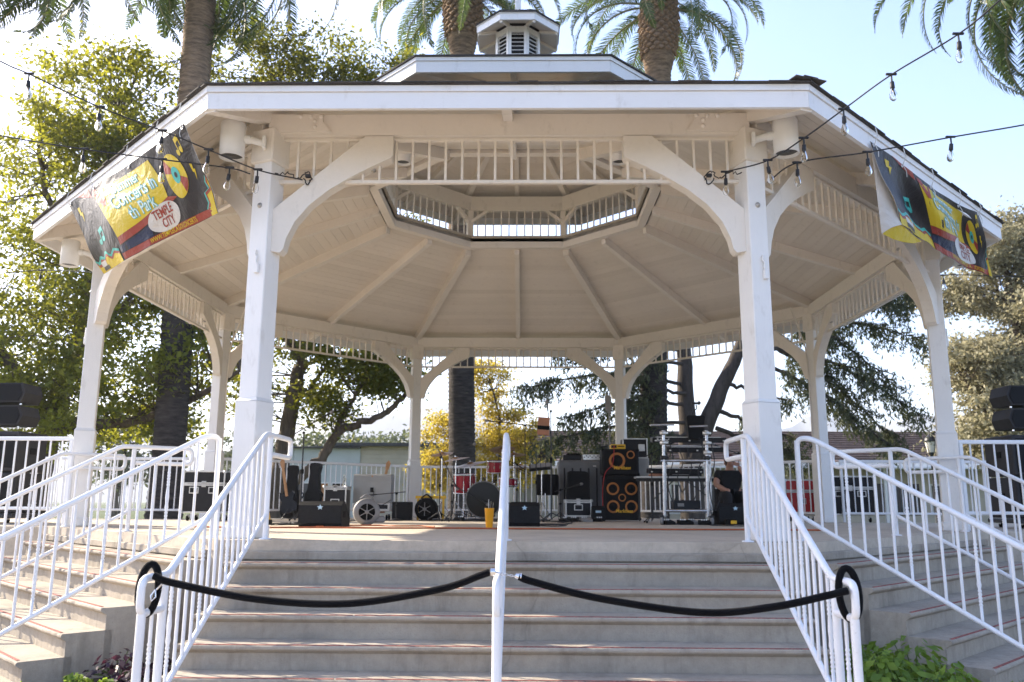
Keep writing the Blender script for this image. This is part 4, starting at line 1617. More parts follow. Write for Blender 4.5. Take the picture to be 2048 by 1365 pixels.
LB = [[(-5.26, -3.74, 3.78), (-4.67, -4.33, 3.76), (-3.91, -5.09, 3.70), (-3.35, -5.65, 3.69), (-2.94, -6.06, 3.69)],
      [(-4.98, -3.80, 3.33), (-4.19, -4.76, 3.20), (-3.57, -5.24, 3.26), (-3.14, -5.61, 3.32), (-2.79, -5.88, 3.29)],
      [(-4.98, -3.34, 3.02), (-3.98, -4.69, 2.84), (-3.47, -5.06, 2.92), (-3.05, -5.37, 2.96), (-2.68, -5.69, 2.98)]]
PL = Patch(LB, .022, 1)
bn = thing('vinyl_banner', (-4.0, -5.0, 3.0), 'dark and yellow concert banner hung from the left eave, its left end folded', 'banner', 'concert banners on the eaves')
PL.sheet('cloth', [V_DARK, V_WHITE], bn)
design(PL, bn, 3.6)
RB = [[(3.48, -5.52, 3.75), (3.98, -5.02, 3.74), (4.55, -4.45, 3.72), (5.15, -3.85, 3.73), (5.65, -3.35, 3.80)],
      [(3.67, -5.36, 3.39), (4.26, -4.57, 3.50), (4.76, -4.25, 3.41), (5.42, -3.31, 3.52), (5.92, -3.00, 3.48)],
      [(3.96, -4.99, 3.09), (4.58, -4.16, 3.17), (4.99, -3.83, 3.11), (5.69, -2.99, 3.20), (6.12, -2.67, 3.19)]]
PR = Patch(RB, .026, 4)
PR.re = lambda s: s/.22*.36 if s < .22 else (.36+(s-.22)/.425*.46 if s < .645 else .82+(s-.645)/.355*.18)
bn2 = thing('vinyl_banner', (4.7, -4.3, 3.0), 'twisted blue-black concert banner on the right eave showing its white back', 'banner', 'concert banners on the eaves')
PR.sheet('cloth', [V_DARK, V_WHITE], bn2)
design(PR, bn2, 3.4)
m = MB()
A0, A1, A2 = Vector((3.49, -5.50, 3.76)), Vector((3.71, -5.08, 2.96)), Vector((3.96, -4.99, 3.09))
rows = []
for i in range(9):
    t_ = i/8
    a, c = A0.lerp(A1, t_), A0.lerp(A2, t_)
    rows.append([a.lerp(c, k/4)+Vector((-.03*math.sin(k/4*PI)*t_, -.05*math.sin(k/4*PI)*t_, 0)) for k in range(5)])
for r0_, r1_ in zip(rows, rows[1:]): m.strip(r0_, r1_)
m.strip([p+Vector((.004, .004, 0)) for p in rows[-1]], rows[-1])
m.build('folded_back', V_WHITE, bn2)
m = MB()
for k, (a, c, d) in enumerate((((3.71, -5.10, 2.955), (3.95, -4.98, 3.085), (4.43, -4.40, 3.10)),)):
    a, c, d = Vector(a), Vector(c), Vector(d)
    top_ = [a.lerp(c, i/6) if i <= 6 else None for i in range(7)]
    top_ = [a]+[a.lerp(c, .5)+Vector((0, 0, .045)), c+Vector((0, 0, .03)), c.lerp(d, .5)+Vector((0, 0, .0)), d]
    bot_ = [a, a.lerp(d, .25)-Vector((0, 0, .035)), a.lerp(d, .5)-Vector((0, 0, .045)), a.lerp(d, .75)-Vector((0, 0, .04)), d]
    m.strip(top_, bot_)
    m.strip([p+Vector((.003, .003, 0)) for p in bot_], [p+Vector((.003, .003, 0)) for p in top_])
m.build('yellow_corner_fold', V_YEL, bn2)

M_TIE = plain('white_tie_cord', (.6, .6, .58), .7, .1, 10, 0)
for P_, b_ in ((PL, bn), (PR, bn2)):
    for k, s_ in enumerate((.02, .26, .5, .75, .98)):
        re_, P_.re = P_.re, None
        g_ = P_.pt(s_, .025, .004)
        P_.re = re_
        n_ = Vector((math.copysign(.70711, g_.x), -.70711, 0))
        m = MB()
        m.lathe([(.020, -.003), (.022, .002), (.012, .004), (.012, -.003)], 12, T(*g_) @ n_.to_track_quat('Z', 'Y').to_matrix().to_4x4(), True, False)
        gr_ = m.build('grommet', M_ALU, b_)
        e_ = Vector((g_.x, g_.y, 3.90))+n_*.03
        m = MB(); m.tube([g_+n_*.01, g_.lerp(e_, .5)+n_*.03, e_], .005, 5)
        m.tube([g_+n_*.012, g_+n_*.03+Vector((.01, 0, -.07)), g_+n_*.02+Vector((.02, 0, -.13))], .004, 4)
        m.build('tie_cord', M_TIE, gr_)

# ---- loose wiring on the front posts and conduits on the rear side posts
for s_, nm in ((-1, 'left'), (1, 'right')):
    m = MB()
    rq = random.Random(3+s_)
    m.tube(limb_path([(s_*2.2, -5.66, 3.36), (s_*2.08, -5.64, 3.38), (s_*1.98, -5.63, 3.33), (s_*1.92, -5.63, 3.40), (s_*1.86, -5.63, 3.34), (s_*1.90, -5.63, 3.27), (s_*1.94, -5.63, 3.33)], 6, .008, np.random.default_rng(4)), .006, 5)
    m.box((s_*1.90, -5.62, 3.36), (.05, .04, .03), .005)
    tag(m.build('wire_tangle', M_CABLE), 'black wiring tangle tied at the %s end of the front frieze' % nm, 'wire', 'wiring on the posts')
for k, nm in ((5, 'left rear'), (2, 'right rear')):
    W = VERT[k]
    m = MB()
    m.tube(round_path([W @ Vector((.0, -.0, 0))+(W.to_3x3() @ Vector((.05*(1 if k == 2 else -1), .125, z_))) for z_ in (1.3, 2.6)]+[W @ Vector((.05*(1 if k == 2 else -1), .16, 3.2)), W @ Vector((.0, .5, 3.9))], .06, 4), .013, 7)
    add_o = m.build('conduit', M_PAINT, gz)

# ---- string lights
def bulb_glass():
    t = NT('bulb_glass')
    t.set((1, 1, 1), .03)
    t.b.inputs['Transmission Weight'].default_value = 1
    t.b.inputs['IOR'].default_value = 1.18
    return t.mat


M_BULB = bulb_glass()
m = MB(); m.lathe([(.006, 0), (.014, -.004), (.016, -.05), (.012, -.056)], 10, None); sock_me = m.mesh('socket', M_CABLE)
m = MB(); m.lathe([(.011, -.054), (.014, -.062), (.024, -.092), (.026, -.112), (.021, -.130), (.009, -.142), (.001, -.144)], 14, None, True, False); glass_me = m.mesh('glass', M_BULB)
m = MB(); m.tube([(-.004, 0, -.06), (-.008, 0, -.10), (0, 0, -.115), (.008, 0, -.10), (.004, 0, -.06)], .0015, 4); fil_me = m.mesh('filament', plain('brass_filament', (.5, .35, .15), .4, .1, 5, 0, 1, .8))
m = MB(); m.box((0, 0, .004), (.075, .016, .016), .004); m.tube([(0, 0, 0), (0, 0, -.055)], .006, 6); drop_me = m.mesh('tap', M_CABLE)


def string_light(label, pts, bulbs, scale=1.0, r=.0055):
    t = thing('string_light', pts[0], label, 'string light', 'festoon string lights')
    path = limb_path(pts, 10)
    m = MB(); m.tube(path, r*scale, 6); m.build('cable', M_CABLE, t)
    rng = random.Random(len(label))
    for bp, drop in bulbs:
        p = Vector(bp)
        tilt = RX(rng.uniform(-.12, .12)) @ RY(rng.uniform(-.12, .12))
        M0 = T(*p) @ Matrix.Scale(scale, 4)
        add('tap', drop_me, t, M0)
        bo = add('bulb', sock_me, t, M0 @ T(0, 0, -.05) @ tilt)
        add('glass', glass_me, bo, WM[bo])
        add('filament', fil_me, bo, WM[bo])


LU = [(-1.914, -5.75, 3.27), (-2.30, -5.87, 3.32), (-2.72, -5.99, 3.465), (-3.10, -6.12, 3.59), (-3.59, -6.30, 3.73), (-4.05, -6.62, 3.875), (-4.22, -6.75, 3.92), (-4.75, -7.2, 4.12), (-6.2, -8.6, 4.7), (-9.5, -12, 6.2)]
string_light('festoon cable rising from the front left post to the upper left edge', LU, [((-2.30, -5.87, 3.32), 0), ((-2.72, -5.99, 3.465), 0), ((-3.10, -6.12, 3.59), 0), ((-3.59, -6.30, 3.73), 0), ((-4.05, -6.62, 3.875), 0)], 1.18)
LL = [(-2.35, -5.92, 3.26), (-2.55, -5.90, 3.325), (-3.11, -6.05, 3.345), (-3.75, -6.20, 3.38), (-4.52, -6.2, 3.51), (-5.1, -6.2, 3.62), (-7.5, -6.3, 4.15), (-12, -6.6, 5.4)]
string_light('lower festoon cable crossing the left banner below the upper strand', LL, [((-2.55, -5.90, 3.325), 0), ((-3.11, -6.05, 3.345), 0), ((-3.75, -6.20, 3.38), 0)], 1.15)
RU = [(2.009, -5.75, 3.338), (2.33, -6.04, 3.33), (2.57, -6.30, 3.422), (2.80, -6.62, 3.53), (3.04, -7.0, 3.634), (3.37, -7.40, 3.74), (3.55, -7.7, 3.85), (3.9, -8.4, 4.1), (5.0, -10.6, 4.9), (6.6, -14, 6.3)]
string_light('festoon cable climbing from the front right post to the upper right corner', RU, [((2.02, -5.76, 3.335), 0), ((2.33, -6.04, 3.33), 0), ((2.57, -6.30, 3.422), 0), ((2.80, -6.62, 3.53), 0), ((3.04, -7.0, 3.634), 0), ((3.37, -7.40, 3.74), 0)], 1.15)
RL = [(2.383, -5.82, 3.21), (2.62, -5.95, 3.345), (3.20, -6.08, 3.388), (3.83, -6.30, 3.428), (4.47, -6.3, 3.542), (5.0, -6.3, 3.66), (7.5, -6.4, 4.25), (12, -6.6, 5.5)]
string_light('lower festoon cable passing in front of the right banner', RL, [((2.62, -5.95, 3.345), 0), ((3.20, -6.08, 3.388), 0), ((3.83, -6.30, 3.428), 0)], 1.15)
string_light('distant festoon cable beyond the right banner', [(6.0, 2.6, 4.1), (8.2, 4.5, 4.85), (9.88, 6, 5.604), (11.83, 6, 5.58), (14, 6, 5.8), (15.2, 8, 6.6)], [((9.95, 6, 5.60), 0), ((11.25, 6, 5.57), 0)], 2.0)
string_light('distant festoon cable at the left edge under the eave', [(-6.0, 2.6, 4.1), (-9, 5, 5.3), (-11.3, 6, 5.717), (-12.39, 6, 5.654), (-14, 6, 5.8), (-15.2, 7.1, 6.6)], [((-11.4, 6, 5.71), 0)], 2.0)

# ---- barrier ropes
def rope_mat():
    t = NT('black_velvet_rope')
    t.set((.003, .003, .004), .9, 0, .1)
    t.b.inputs['Sheen Weight'].default_value = .05
    t.bump(t.noise(160, 3), .5, .003)
    return t.mat


M_ROPE = rope_mat()


def rope(label, s, loop_y):
    t = thing('barrier_rope', (s*1.0, -8.0, -.25), label, 'rope', 'black barrier ropes')
    x = s*2.07
    if s < 0: sag = [(-2.02, -8.02, -.115), (-1.9, -8.02, -.155), (-1.389, -8.03, -.243), (-.856, -8.04, -.262), (-.329, -8.05, -.178), (-.09, -8.06, -.098), (-.035, -8.06, -.078)]
    else: sag = [(2.03, -8.06, -.170), (1.90, -8.06, -.200), (1.60, -8.06, -.262), (1.19, -8.06, -.296), (.61, -8.07, -.222), (.22, -8.08, -.130), (.135, -8.08, -.100)]
    m = MB(); m.tube(limb_path(sag, 8), .0215, 12); m.build('cord', M_ROPE, t)
    m = MB()
    lp = []
    for i in range(25):
        a = 2*PI*i/24
        lp.append((x+s*(-.005)+.058*math.cos(a)+.02*s, -7.93+.02*math.sin(a), -.20+.145*math.sin(a)))
    m.tube(lp, .0215, 10, False)
    m.build('loop', M_ROPE, t)
    m = MB()
    if s < 0:
        m.tube([(-2.03, -7.96, -.20), (-2.05, -7.97, -.235), (-2.04, -7.98, -.265), (-2.02, -7.97, -.24), (-2.03, -7.96, -.20)], .005, 6)
        m.tube([(-2.025, -7.955, -.20), (-1.99, -7.95, -.16)], .006, 6)
        m.lathe([(.024, 0), (.024, .03)], 10, T(-.03, -8.06, -.077) @ RY(PI/2))
        m.tube([(0, -8.06, -.078), (.03, -8.075, -.088)], .006, 6)
    else:
        for i in range(7):
            c = Vector((.035+i*.014, -8.075-.001*i, -.088-.0022*i))
            ring_ = [c+Vector((.010*math.cos(q*PI/4), (.007*math.sin(q*PI/4) if i % 2 else 0), (0 if i % 2 else .007*math.sin(q*PI/4)))) for q in range(9)]
            m.tube(ring_, .0022, 4, False)
        m.lathe([(.013, 0), (.0235, .035)], 10, T(.115, -8.08, -.096) @ RY(R(100)))
    m.build('clip', M_STEEL, t)


rope('black velvet rope sagging from the left railing end to the centre handrail', -1, 0)
rope('black velvet rope sagging from the centre handrail chain to the right railing end', 1, 0)
# ---------------------------------------------------------------- stage gear
M_TOLEX = plain('black_tolex', (.009, .009, .010), .65, .35, 30, .35, 180, 0, .25)
M_GRILLE = plain('black_grille', (.006, .006, .007), .6, .4, 200, .4, 300, 0, .2)
M_RUBBER = plain('black_rubber', (.008, .008, .008), .8, .3, 30, .2, 60, 0, .2)
M_GREYP = plain('grey_plastic', (.22, .21, .20), .5, .15, 6, .15, 80)
M_COVER = plain('grey_cloth_cover', (.33, .33, .32), .85, .10, 3, .2, 120)
M_RIB = plain('grey_road_case', (.16, .165, .175), .55, .12, 5, .2, 80)
M_SILVER = plain('silver_case_edge', (.60, .59, .57), .38, .12, 12, .1, 100, .6)
M_WHITEP = plain('white_plastic', (.70, .69, .67), .45, .06, 6, .05)
M_CASEB = plain('black_case_laminate', (.009, .009, .012), .45, .3, 6, .1, 60, 0, .3)
M_CASER = plain('red_case_laminate', (.46, .02, .02), .35, .12, 5, .1, 60)
M_DRUMR = plain('red_drum_lacquer', (.32, .012, .03), .18, .2, 5, 0)
M_HEAD = plain('black_drum_head', (.010, .010, .012), .15, .3, 2, 0, 60, 0, .25)
M_BRASS = plain('bronze_cymbal', (.30, .17, .07), .38, .3, 12, .1, 120, .55)
M_ORANGE = plain('orange_plastic_cup', (.85, .36, .01), .35, .06, 5, 0)
M_CONE = plain('orange_speaker_cone', (.42, .15, .03), .6, .15, 8, .1)
M_LOGO = plain('yellow_logo', (.80, .46, .02), .5, .05, 4, 0)
M_LBLUE = plain('pale_blue_emblem', (.45, .62, .74), .4, .05, 4, 0)
M_WOOD = plain('maple_neck', (.45, .22, .08), .4, .2, 12, .1)
M_TAN = plain('tan_leather_case', (.42, .19, .11), .5, .12, 6, .15)
M_SKIN = plain('skin', (.42, .22, .15), .5, .08, 8, .05)
M_SHIRT = plain('black_shirt', (.012, .012, .014), .9, .3, 8, .3, 60)
M_HAIR = plain('brown_hair', (.06, .03, .018), .7, .3, 30, .5, 120)
M_CAP = plain('dark_red_cap', (.10, .02, .015), .8, .2, 12, .2)
M_CORD = plain('orange_cord', (.42, .10, .03), .6, .2, 12, .1)
M_CLEAR = M_BULB


def feet_boxes(t, pts, r=.02, h=.03):
    for x, y in pts:
        m = MB(); m.lathe([(r, 0), (r*.9, h)], 8, WM[t] @ T(x, y, 0)); m.build('foot', M_RUBBER, t)


def caster(t, x, y, r=.05, z=0):
    m = MB()
    m.lathe([(r*.35, -.016), (r, -.014), (r, .014), (r*.35, .016)], 14, WM[t] @ T(x, y, z+r) @ RY(PI/2))
    w_ = m.build('caster', M_RUBBER, t)
    m = MB(); m.box((x, y, z+r*1.6), (.045, .06, r*.9), .006, WM[t]); m.build('caster_fork', M_ALU, w_)


def wedge(label, loc, w, rz, emblem=True):
    """floor monitor: sloping grille to the back (towards the player), flat back to the audience"""
    t = thing('wedge_monitor', loc, label, 'stage monitor', 'floor wedge monitors', rz)
    W = WM[t]
    d, h = .38, .325
    prof = [(-.17, 0), (-.205, .05), (-.20, h-.05), (-.15, h), (-.05, h), (.20, .10), (.20, 0)]
    m = MB(); m.prism(prof, -w/2, w/2, 'x', W); m.build('cabinet', M_TOLEX, t)
    m = MB(); m.prism([(-.035, h-.004), (.19, .112), (.196, .118), (-.028, h+.006)], -w/2+.03, w/2-.03, 'x', W); m.build('grille', M_GRILLE, t)
    for s in (-1, 1):
        m = MB(); m.prism([(-.12, .12), (-.12, .20), (-.02, .20), (-.02, .12)], s*w/2, s*(w/2+.006), 'x', W); m.build('handle', M_RUBBER, t)
    if emblem:
        m = MB()
        star = []
        for i in range(10):
            a = PI/2+i*PI/5
            q = .036 if i % 2 == 0 else .017
            star.append((q*math.cos(a)*1.2, q*math.sin(a)))
        m.prism(star, -.004, 0, 'y', W @ T(0, -.2045, h-.075))
        m.build('emblem', M_LBLUE, t)


wedge('black wedge monitor with pale emblem beside the front left post', (-2.47, -1.90, 0), .57, R(-4))
wedge('black wedge monitor with pale emblem right of the orange cup', (.15, -1.15, 0), .42, R(3))
wedge('black wedge monitor in front of the seated person', (3.40, .35, 0), .52, R(6))


def air_mover(label, loc, rad, rz, mat):
    t = thing('floor_fan', loc, label, 'fan', 'round floor fans', rz)
    W = WM[t] @ T(0, 0, rad) @ RX(PI/2)
    m = MB(); m.lathe([(rad*.62, .10), (rad*.95, .085), (rad, .05), (rad, -.12), (rad*.9, -.16), (rad*.3, -.17)], 26, W, True, False); m.build('housing', mat, t)
    m = MB(); m.lathe([(rad*.60, .105), (rad*.60, .06), (.001, .055)], 22, W, True, False); m.build('intake', M_RUBBER, t)
    for k in range(6):
        m = MB(); m.box((0, rad*.3, .10), (.012, rad*.6, .012), .002, W @ RZ(k*PI/3)); m.build('guard_bar', M_GREYP, t)
    m = MB(); m.lathe([(rad*.16, .09), (rad*.16, .118), (.01, .122)], 12, W); m.build('hub', M_GREYP, t)
    m = MB(); m.tube(limb_path([W @ Vector((-rad*.5, rad*.95, -.02)), W @ Vector((0, rad*1.28, -.02)), W @ Vector((rad*.5, rad*.95, -.02))], 5), .014, 7); m.build('handle', mat, t)
    m = MB(); m.box((rad*.95, .03, -rad*.55), (rad*.9, .18, rad*.5), .02, WM[t] @ T(0, 0, rad)); m.build('outlet', mat, t)


air_mover('grey drum-shaped floor fan beside the left wedge monitor', (-2.05, -1.20, 0), .185, R(14), M_GREYP)
air_mover('black drum-shaped floor fan in front of the left rear post', (-1.62, 2.25, 0), .20, R(-8), M_RUBBER)


def road_case(name, label, loc, w, d, h, mat, rz=0, casters=True, dishes=2, lid=.22, group='flight cases'):
    t = thing(name, loc, label, 'flight case', group, rz)
    W = WM[t]
    z0 = .13 if casters else .015
    zl = h-lid
    m = MB(); m.box((0, 0, (z0+zl)/2), (w-.02, d-.02, zl-z0-.01), .004, W); m.build('body', mat, t)
    m = MB(); m.box((0, 0, (zl+h)/2), (w-.02, d-.02, h-zl-.012), .004, W); m.build('lid', mat, t)
    e = .024
    m = MB()
    for z in (z0+e/2, zl-e/2-.004, zl+e/2+.004, h-e/2):
        for s in (-1, 1):
            m.box((0, s*(d/2-e/2+.003), z), (w+.006, e, e), .003, W)
            m.box((s*(w/2-e/2+.003), 0, z), (e, d-2*e, e), .003, W)
    for sx in (-1, 1):
        for sy in (-1, 1):
            m.box((sx*(w/2-e/2+.002), sy*(d/2-e/2+.002), (z0+h)/2), (e, e, h-z0-2*e), .003, W)
    f = m.build('edging', M_SILVER, t); f['kind'] = 'stuff'
    for sx in (-1, 1):
        for z in (z0+.015, h-.015):
            m = MB(); m.lathe([(.034, -.022), (.036, 0), (.026, .02), (.001, .026)], 8, W @ T(sx*(w/2-.006), -d/2+.006, z)); m.build('ball_corner', M_SILVER, t)
    for i in range(dishes):
        x = (i-(dishes-1)/2)*w*.46
        z = zl-.10 if dishes > 1 else (z0+zl)/2+.03
        m = MB(); m.box((x, -d/2+.008, z), (.16, .012, .11), .012, W); dsh = m.build('handle_dish', M_SILVER, t)
        m = MB(); m.box((x, -d/2+.001, z), (.125, .006, .078), .004, W); m.build('dish_recess', M_CASEB, dsh)
        m = MB(); m.tube([W @ Vector((x-.05, -d/2-.004, z-.01)), W @ Vector((x+.05, -d/2-.004, z-.01))], .009, 6); m.build('grip', M_RUBBER, dsh)
    m = MB(); m.box((0, -d/2+.004, zl), (.075, .014, .10), .006, W)
    m.lathe([(.022, 0), (.022, .012)], 10, W @ T(0, -d/2-.002, zl-.01) @ RX(PI/2)); m.build('butterfly_latch', M_SILVER, t)
    if casters:
        for sx in (-1, 1):
            for sy in (-1, 1): caster(t, sx*(w/2-.09), sy*(d/2-.09), .05)
    return t


road_case('flight_case', 'black wheeled flight case with silver edges seen through the left stair railing', (-5.18, 1.2, 0), .70, .55, .82, M_CASEB)
road_case('flight_case', 'large black wheeled flight case beside the red one behind the right railing', (6.12, 2.75, 0), .84, .62, .83, M_CASEB, R(-6))
road_case('flight_case', 'red wheeled flight case behind the right front post', (5.42, 3.35, 0), .60, .55, .78, M_CASER, R(-4), True, 1)
road_case('rack_case', 'small black rack case with silver edges left of the covered amplifier', (-3.22, 2.2, 0), .40, .42, .60, M_CASEB, 0, False, 1, .04)
road_case('rack_case', 'low black flight case with silver handle under the black loudspeaker', (1.14, 2.75, .06), .48, .40, .32, M_CASEB, R(2), False, 1, .03)
m = MB()
m.box((1.14, 2.75, .03), (.5, .4, .056), .01); tag(m.build('power_strip', M_GREYP), 'grey flat rack unit under the low flight case', 'rack unit')
m = MB(); m.box((-3.24, 2.15, .615), (.12, .10, .03), .006); tag(m.build('tuner_pedal', M_RUBBER), 'small black pedal on top of the left rack case', 'pedal')
t = thing('water_bottle', (-3.10, 2.15, .60), 'clear plastic water bottle standing on the left rack case', 'bottle')
m = MB(); m.lathe([(.03, .602), (.033, .61), (.033, .72), (.014, .77), (.014, .785)], 12, T(-3.10, 2.15, 0)); m.build('bottle_body', M_CLEAR, t)
m = MB(); m.lathe([(.016, .785), (.016, .803)], 10, T(-3.10, 2.15, 0)); m.build('cap', M_WHITEP, t)

# covered combo amplifier on its white-edged base
t = thing('covered_amplifier', (-2.64, 2.6, 0), 'amplifier under a grey fabric cover on a white-edged wheeled base', 'amplifier')
W = WM[t]
m = MB(); m.prism([(-.18, .30), (-.19, .80), (-.15, .825), (.16, .825), (.19, .79), (.19, .30)], -.345, .345, 'x', W); m.build('cover', M_COVER, t)
m = MB(); m.tube([W @ Vector((-.34, -.187, .70)), W @ Vector((.34, -.187, .70))], .004, 5); m.build('seam', M_COVER, t)
m = MB(); m.box((0, -.195, .54), (.06, .012, .085), .006, W); m.build('cable_port', M_RUBBER, t)
m = MB(); m.box((0, -.188, .785), (.03, .02, .03), .005, W); m.build('strap_handle', M_WOOD, t)
m = MB(); m.box((0, 0, .225), (.70, .40, .14), .012, W); bs = m.build('base', M_WHITEP, t)
m = MB(); m.box((0, -.198, .235), (.60, .012, .075), .004, W); m.build('base_panel', M_CASEB, bs)
for sx in (-1, 1):
    for sy in (-1, 1): caster(t, sx*.28, sy*.14, .055, .0)
m = MB(); m.tube(limb_path([(-2.60, 2.40, .52), (-2.60, 2.38, .35), (-2.45, 2.38, .27), (-2.28, 2.38, .36)], 8), .006, 5); tag(m.build('hanging_cable', M_CABLE), 'thin black cable looping down the front of the covered amplifier', 'cable')

# guitars and bags
def gig_bag(label, loc, rz, h, tilt):
    M = T(*loc) @ RZ(rz) @ RX(tilt)
    t = thing('guitar_bag', loc, label, 'guitar bag', 'guitar bags at the left rear', M=M)
    ol = [(.0, 0), (.15, .01), (.19, .12), (.16, .28), (.15, .36), (.155, .44), (.11, .52), (.085, h*.82), (.105, h-.06), (.09, h), (0, h+.012)]
    pl = ol+[(-x, z) for x, z in ol[-2:0:-1]]
    m = MB(); m.prism(pl, -.06, .06, 'y', M); m.build('bag', M_TOLEX, t)
    m = MB(); m.prism([(.11, .08), (.11, .32), (-.11, .32), (-.11, .08)], -.085, -.061, 'y', M); m.build('pocket', M_TOLEX, t)
    m = MB(); m.tube(limb_path([M @ Vector((.12, -.06, .5)), M @ Vector((.22, -.10, .42)), M @ Vector((.16, -.07, .30))], 6), .012, 6); m.build('handle', M_RUBBER, t)


gig_bag('black guitar bag standing nearest the front left post', (-4.10, 2.35, .02), R(8), .95, R(-6))
gig_bag('black guitar bag standing just left of the rack case', (-3.73, 2.45, .02), R(-10), 1.0, R(-5))
t = thing('electric_guitar', (-4.02, 2.0, .1), 'electric guitar with pale maple neck leaning on a stand at the far left', 'guitar', M=T(-4.02, 2.0, .12) @ RY(R(-13)) @ RX(R(-8)))
W = WM[t]
ol = [(0, .0), (.13, .02), (.16, .12), (.10, .22), (.14, .32), (.11, .38), (.05, .34), (-.05, .34), (-.12, .40), (-.14, .30), (-.10, .21), (-.16, .11), (-.12, .02)]
m = MB(); m.prism(ol, -.022, .022, 'y', W); m.build('body', M_CASEB, t)
m = MB(); m.box((0, -.026, .56), (.05, .018, .52), .006, W); m.build('neck', M_WOOD, t)
m = MB(); m.prism([(-.03, .82), (.03, .82), (.045, .95), (.0, .99), (-.04, .94)], -.030, -.014, 'y', W); m.build('headstock', M_WOOD, t)
for k in range(6):
    m = MB(); m.lathe([(.006, 0), (.006, .025)], 6, W @ T(-.045, -.022, .84+k*.018) @ RY(-PI/2)); m.build('tuning_peg', M_STEEL, t)
t = thing('guitar_stand', (-4.0, 2.05, 0), 'small black guitar stand under the leaning guitar', 'stand')
m = MB()
for a in (-.6, .6, PI): m.tube([(-4.0, 2.05, .28), (-4.0+.22*math.sin(a), 2.05-.2*math.cos(a), .01)], .009, 6)
m.tube([(-4.0, 2.05, .28), (-3.98, 2.12, .5)], .009, 6)
m.build('frame', M_BLACKM, t)
t = thing('electric_guitar', (-2.58, 3.0, .1), 'guitar whose brown headstock shows above the covered amplifier', 'guitar', M=T(-2.62, 2.95, .12) @ RY(R(11)))
W = WM[t]
m = MB(); m.prism(ol, -.022, .022, 'y', W); m.build('body', M_TAN, t)
m = MB(); m.box((0, -.026, .56), (.05, .018, .52), .006, W); m.build('neck', M_WOOD, t)
m = MB(); m.prism([(-.03, .82), (.03, .82), (.05, .95), (.0, 1.0), (-.04, .94)], -.030, -.014, 'y', W); m.build('headstock', M_WOOD, t)


# microphone stands
def mic_stand(label, base, h, boom=None, mic=True, rad=.24, thick=.011, tripod=True):
    t = thing('microphone_stand', base, label, 'microphone stand', 'microphone stands')
    x, y, z = base
    m = MB(); m.tube([(x, y, z+.05), (x, y, z+h*.55)], thick, 8); m.build('lower_tube', M_BLACKM, t)
    m = MB(); m.tube([(x, y, z+h*.55), (x, y, z+h)], thick*.72, 8); m.build('upper_tube', M_BLACKM, t)
    m = MB(); m.lathe([(thick*1.9, z+h*.53), (thick*1.9, z+h*.58)], 8, T(x, y, 0)); m.build('clutch', M_RUBBER, t)
    if tripod:
        for k in range(3):
            a = k*2*PI/3+.5+len(label)
            m = MB(); m.tube([(x, y, z+.16), (x+rad*math.cos(a), y+rad*math.sin(a), z+.012)], .009, 6); leg = m.build('leg', M_BLACKM, t)
            m = MB(); m.lathe([(.014, -.012), (.016, .02)], 8, T(x+rad*math.cos(a), y+rad*math.sin(a), z+.014)); m.build('rubber_foot', M_RUBBER, leg)
    else:
        m = MB(); m.lathe([(.13, z), (.13, z+.015), (.03, z+.04)], 18, T(x, y, 0)); m.build('round_base', M_BLACKM, t)
    tip = Vector((x, y, z+h))
    if boom:
        a, e = Vector(boom[0]), Vector(boom[1])
        m = MB(); m.tube([a, e], .008, 7); m.build('boom_arm', M_BLACKM, t)
        m = MB(); m.lathe([(.022, -.022), (.022, .022)], 8, T(*tip) @ RX(PI/2)); m.build('boom_clamp', M_RUBBER, t)
        tip = e
        dv = (e-a).normalized()
    else: dv = Vector((0, -.5, .85)).normalized()
    if mic:
        q = dv.to_track_quat('Z', 'Y').to_matrix().to_4x4()
        m = MB(); m.lathe([(.011, 0), (.014, .10), (.02, .13)], 8, T(*tip) @ q); mc = m.build('microphone', M_BLACKM, t)
        m = MB(); m.lathe([(.02, .13), (.027, .15), (.027, .17), (.016, .19), (.002, .195)], 10, T(*tip) @ q); m.build('mic_head', M_GREYP, mc)
    return t


mic_stand('tall black boom microphone stand left of the rack case', (-3.69, 1.45, 0), 1.50, ((-3.88, 1.45, 1.46), (-3.36, 1.45, 1.78)), True, .24, .018)
mic_stand('short black microphone stand in front of the covered amplifier', (-2.10, 1.85, .0), .47, ((-1.94, 1.85, .50), (-2.45, 1.85, .452)), True, .2, .010, False)
mic_stand('black boom stand left of the floor tom', (-1.33, 1.8, 0), 1.10, ((-1.38, 1.8, 1.25), (-1.11, 1.95, .70)))
mic_stand('low black boom stand pointing at the bass drum', (-1.10, 1.55, 0), .60, ((-1.12, 1.55, .635), (-.62, 1.75, .36)), True, .2)
mic_stand('black overhead boom stand above the drum kit', (.165, 2.9, 0), 1.77, ((.33, 2.9, 1.765), (-.42, 2.9, 1.845)))
mic_stand('tall straight microphone stand holding the tan tablet case', (.60, 1.0, 0), 1.84, ((.615, 1.0, 1.2), (.55, 1.0, 1.84)), True, .34, .013)
mic_stand('thin black stand with clip light beside the keyboard percussion', (.37, 2.2, 0), 1.22, None, False, .2)
t = thing('tablet_case', (.47, .98, 1.42), 'tan leather tablet case with black band clipped to the microphone stand', 'tablet')
W = T(.475, .96, 1.585) @ RY(R(4)) @ RX(R(-12))
m = MB(); m.box((0, 0, 0), (.20, .018, .31), .008, W); m.build('case', M_TAN, t)
m = MB(); m.box((0, -.003, -.03), (.204, .02, .07), .004, W); m.build('band', M_RUBBER, t)
t = thing('clip_lamp', (.42, 2.2, 1.1), 'small black gooseneck clip lamp on the thin stand', 'lamp')
m = MB()
for k in range(3): m.lathe([(.02, 0), (.035, .05), (.03, .055)], 10, T(.42+.04*k, 2.16, 1.13+.06*(k % 2)) @ RX(R(70)) @ RZ(k))
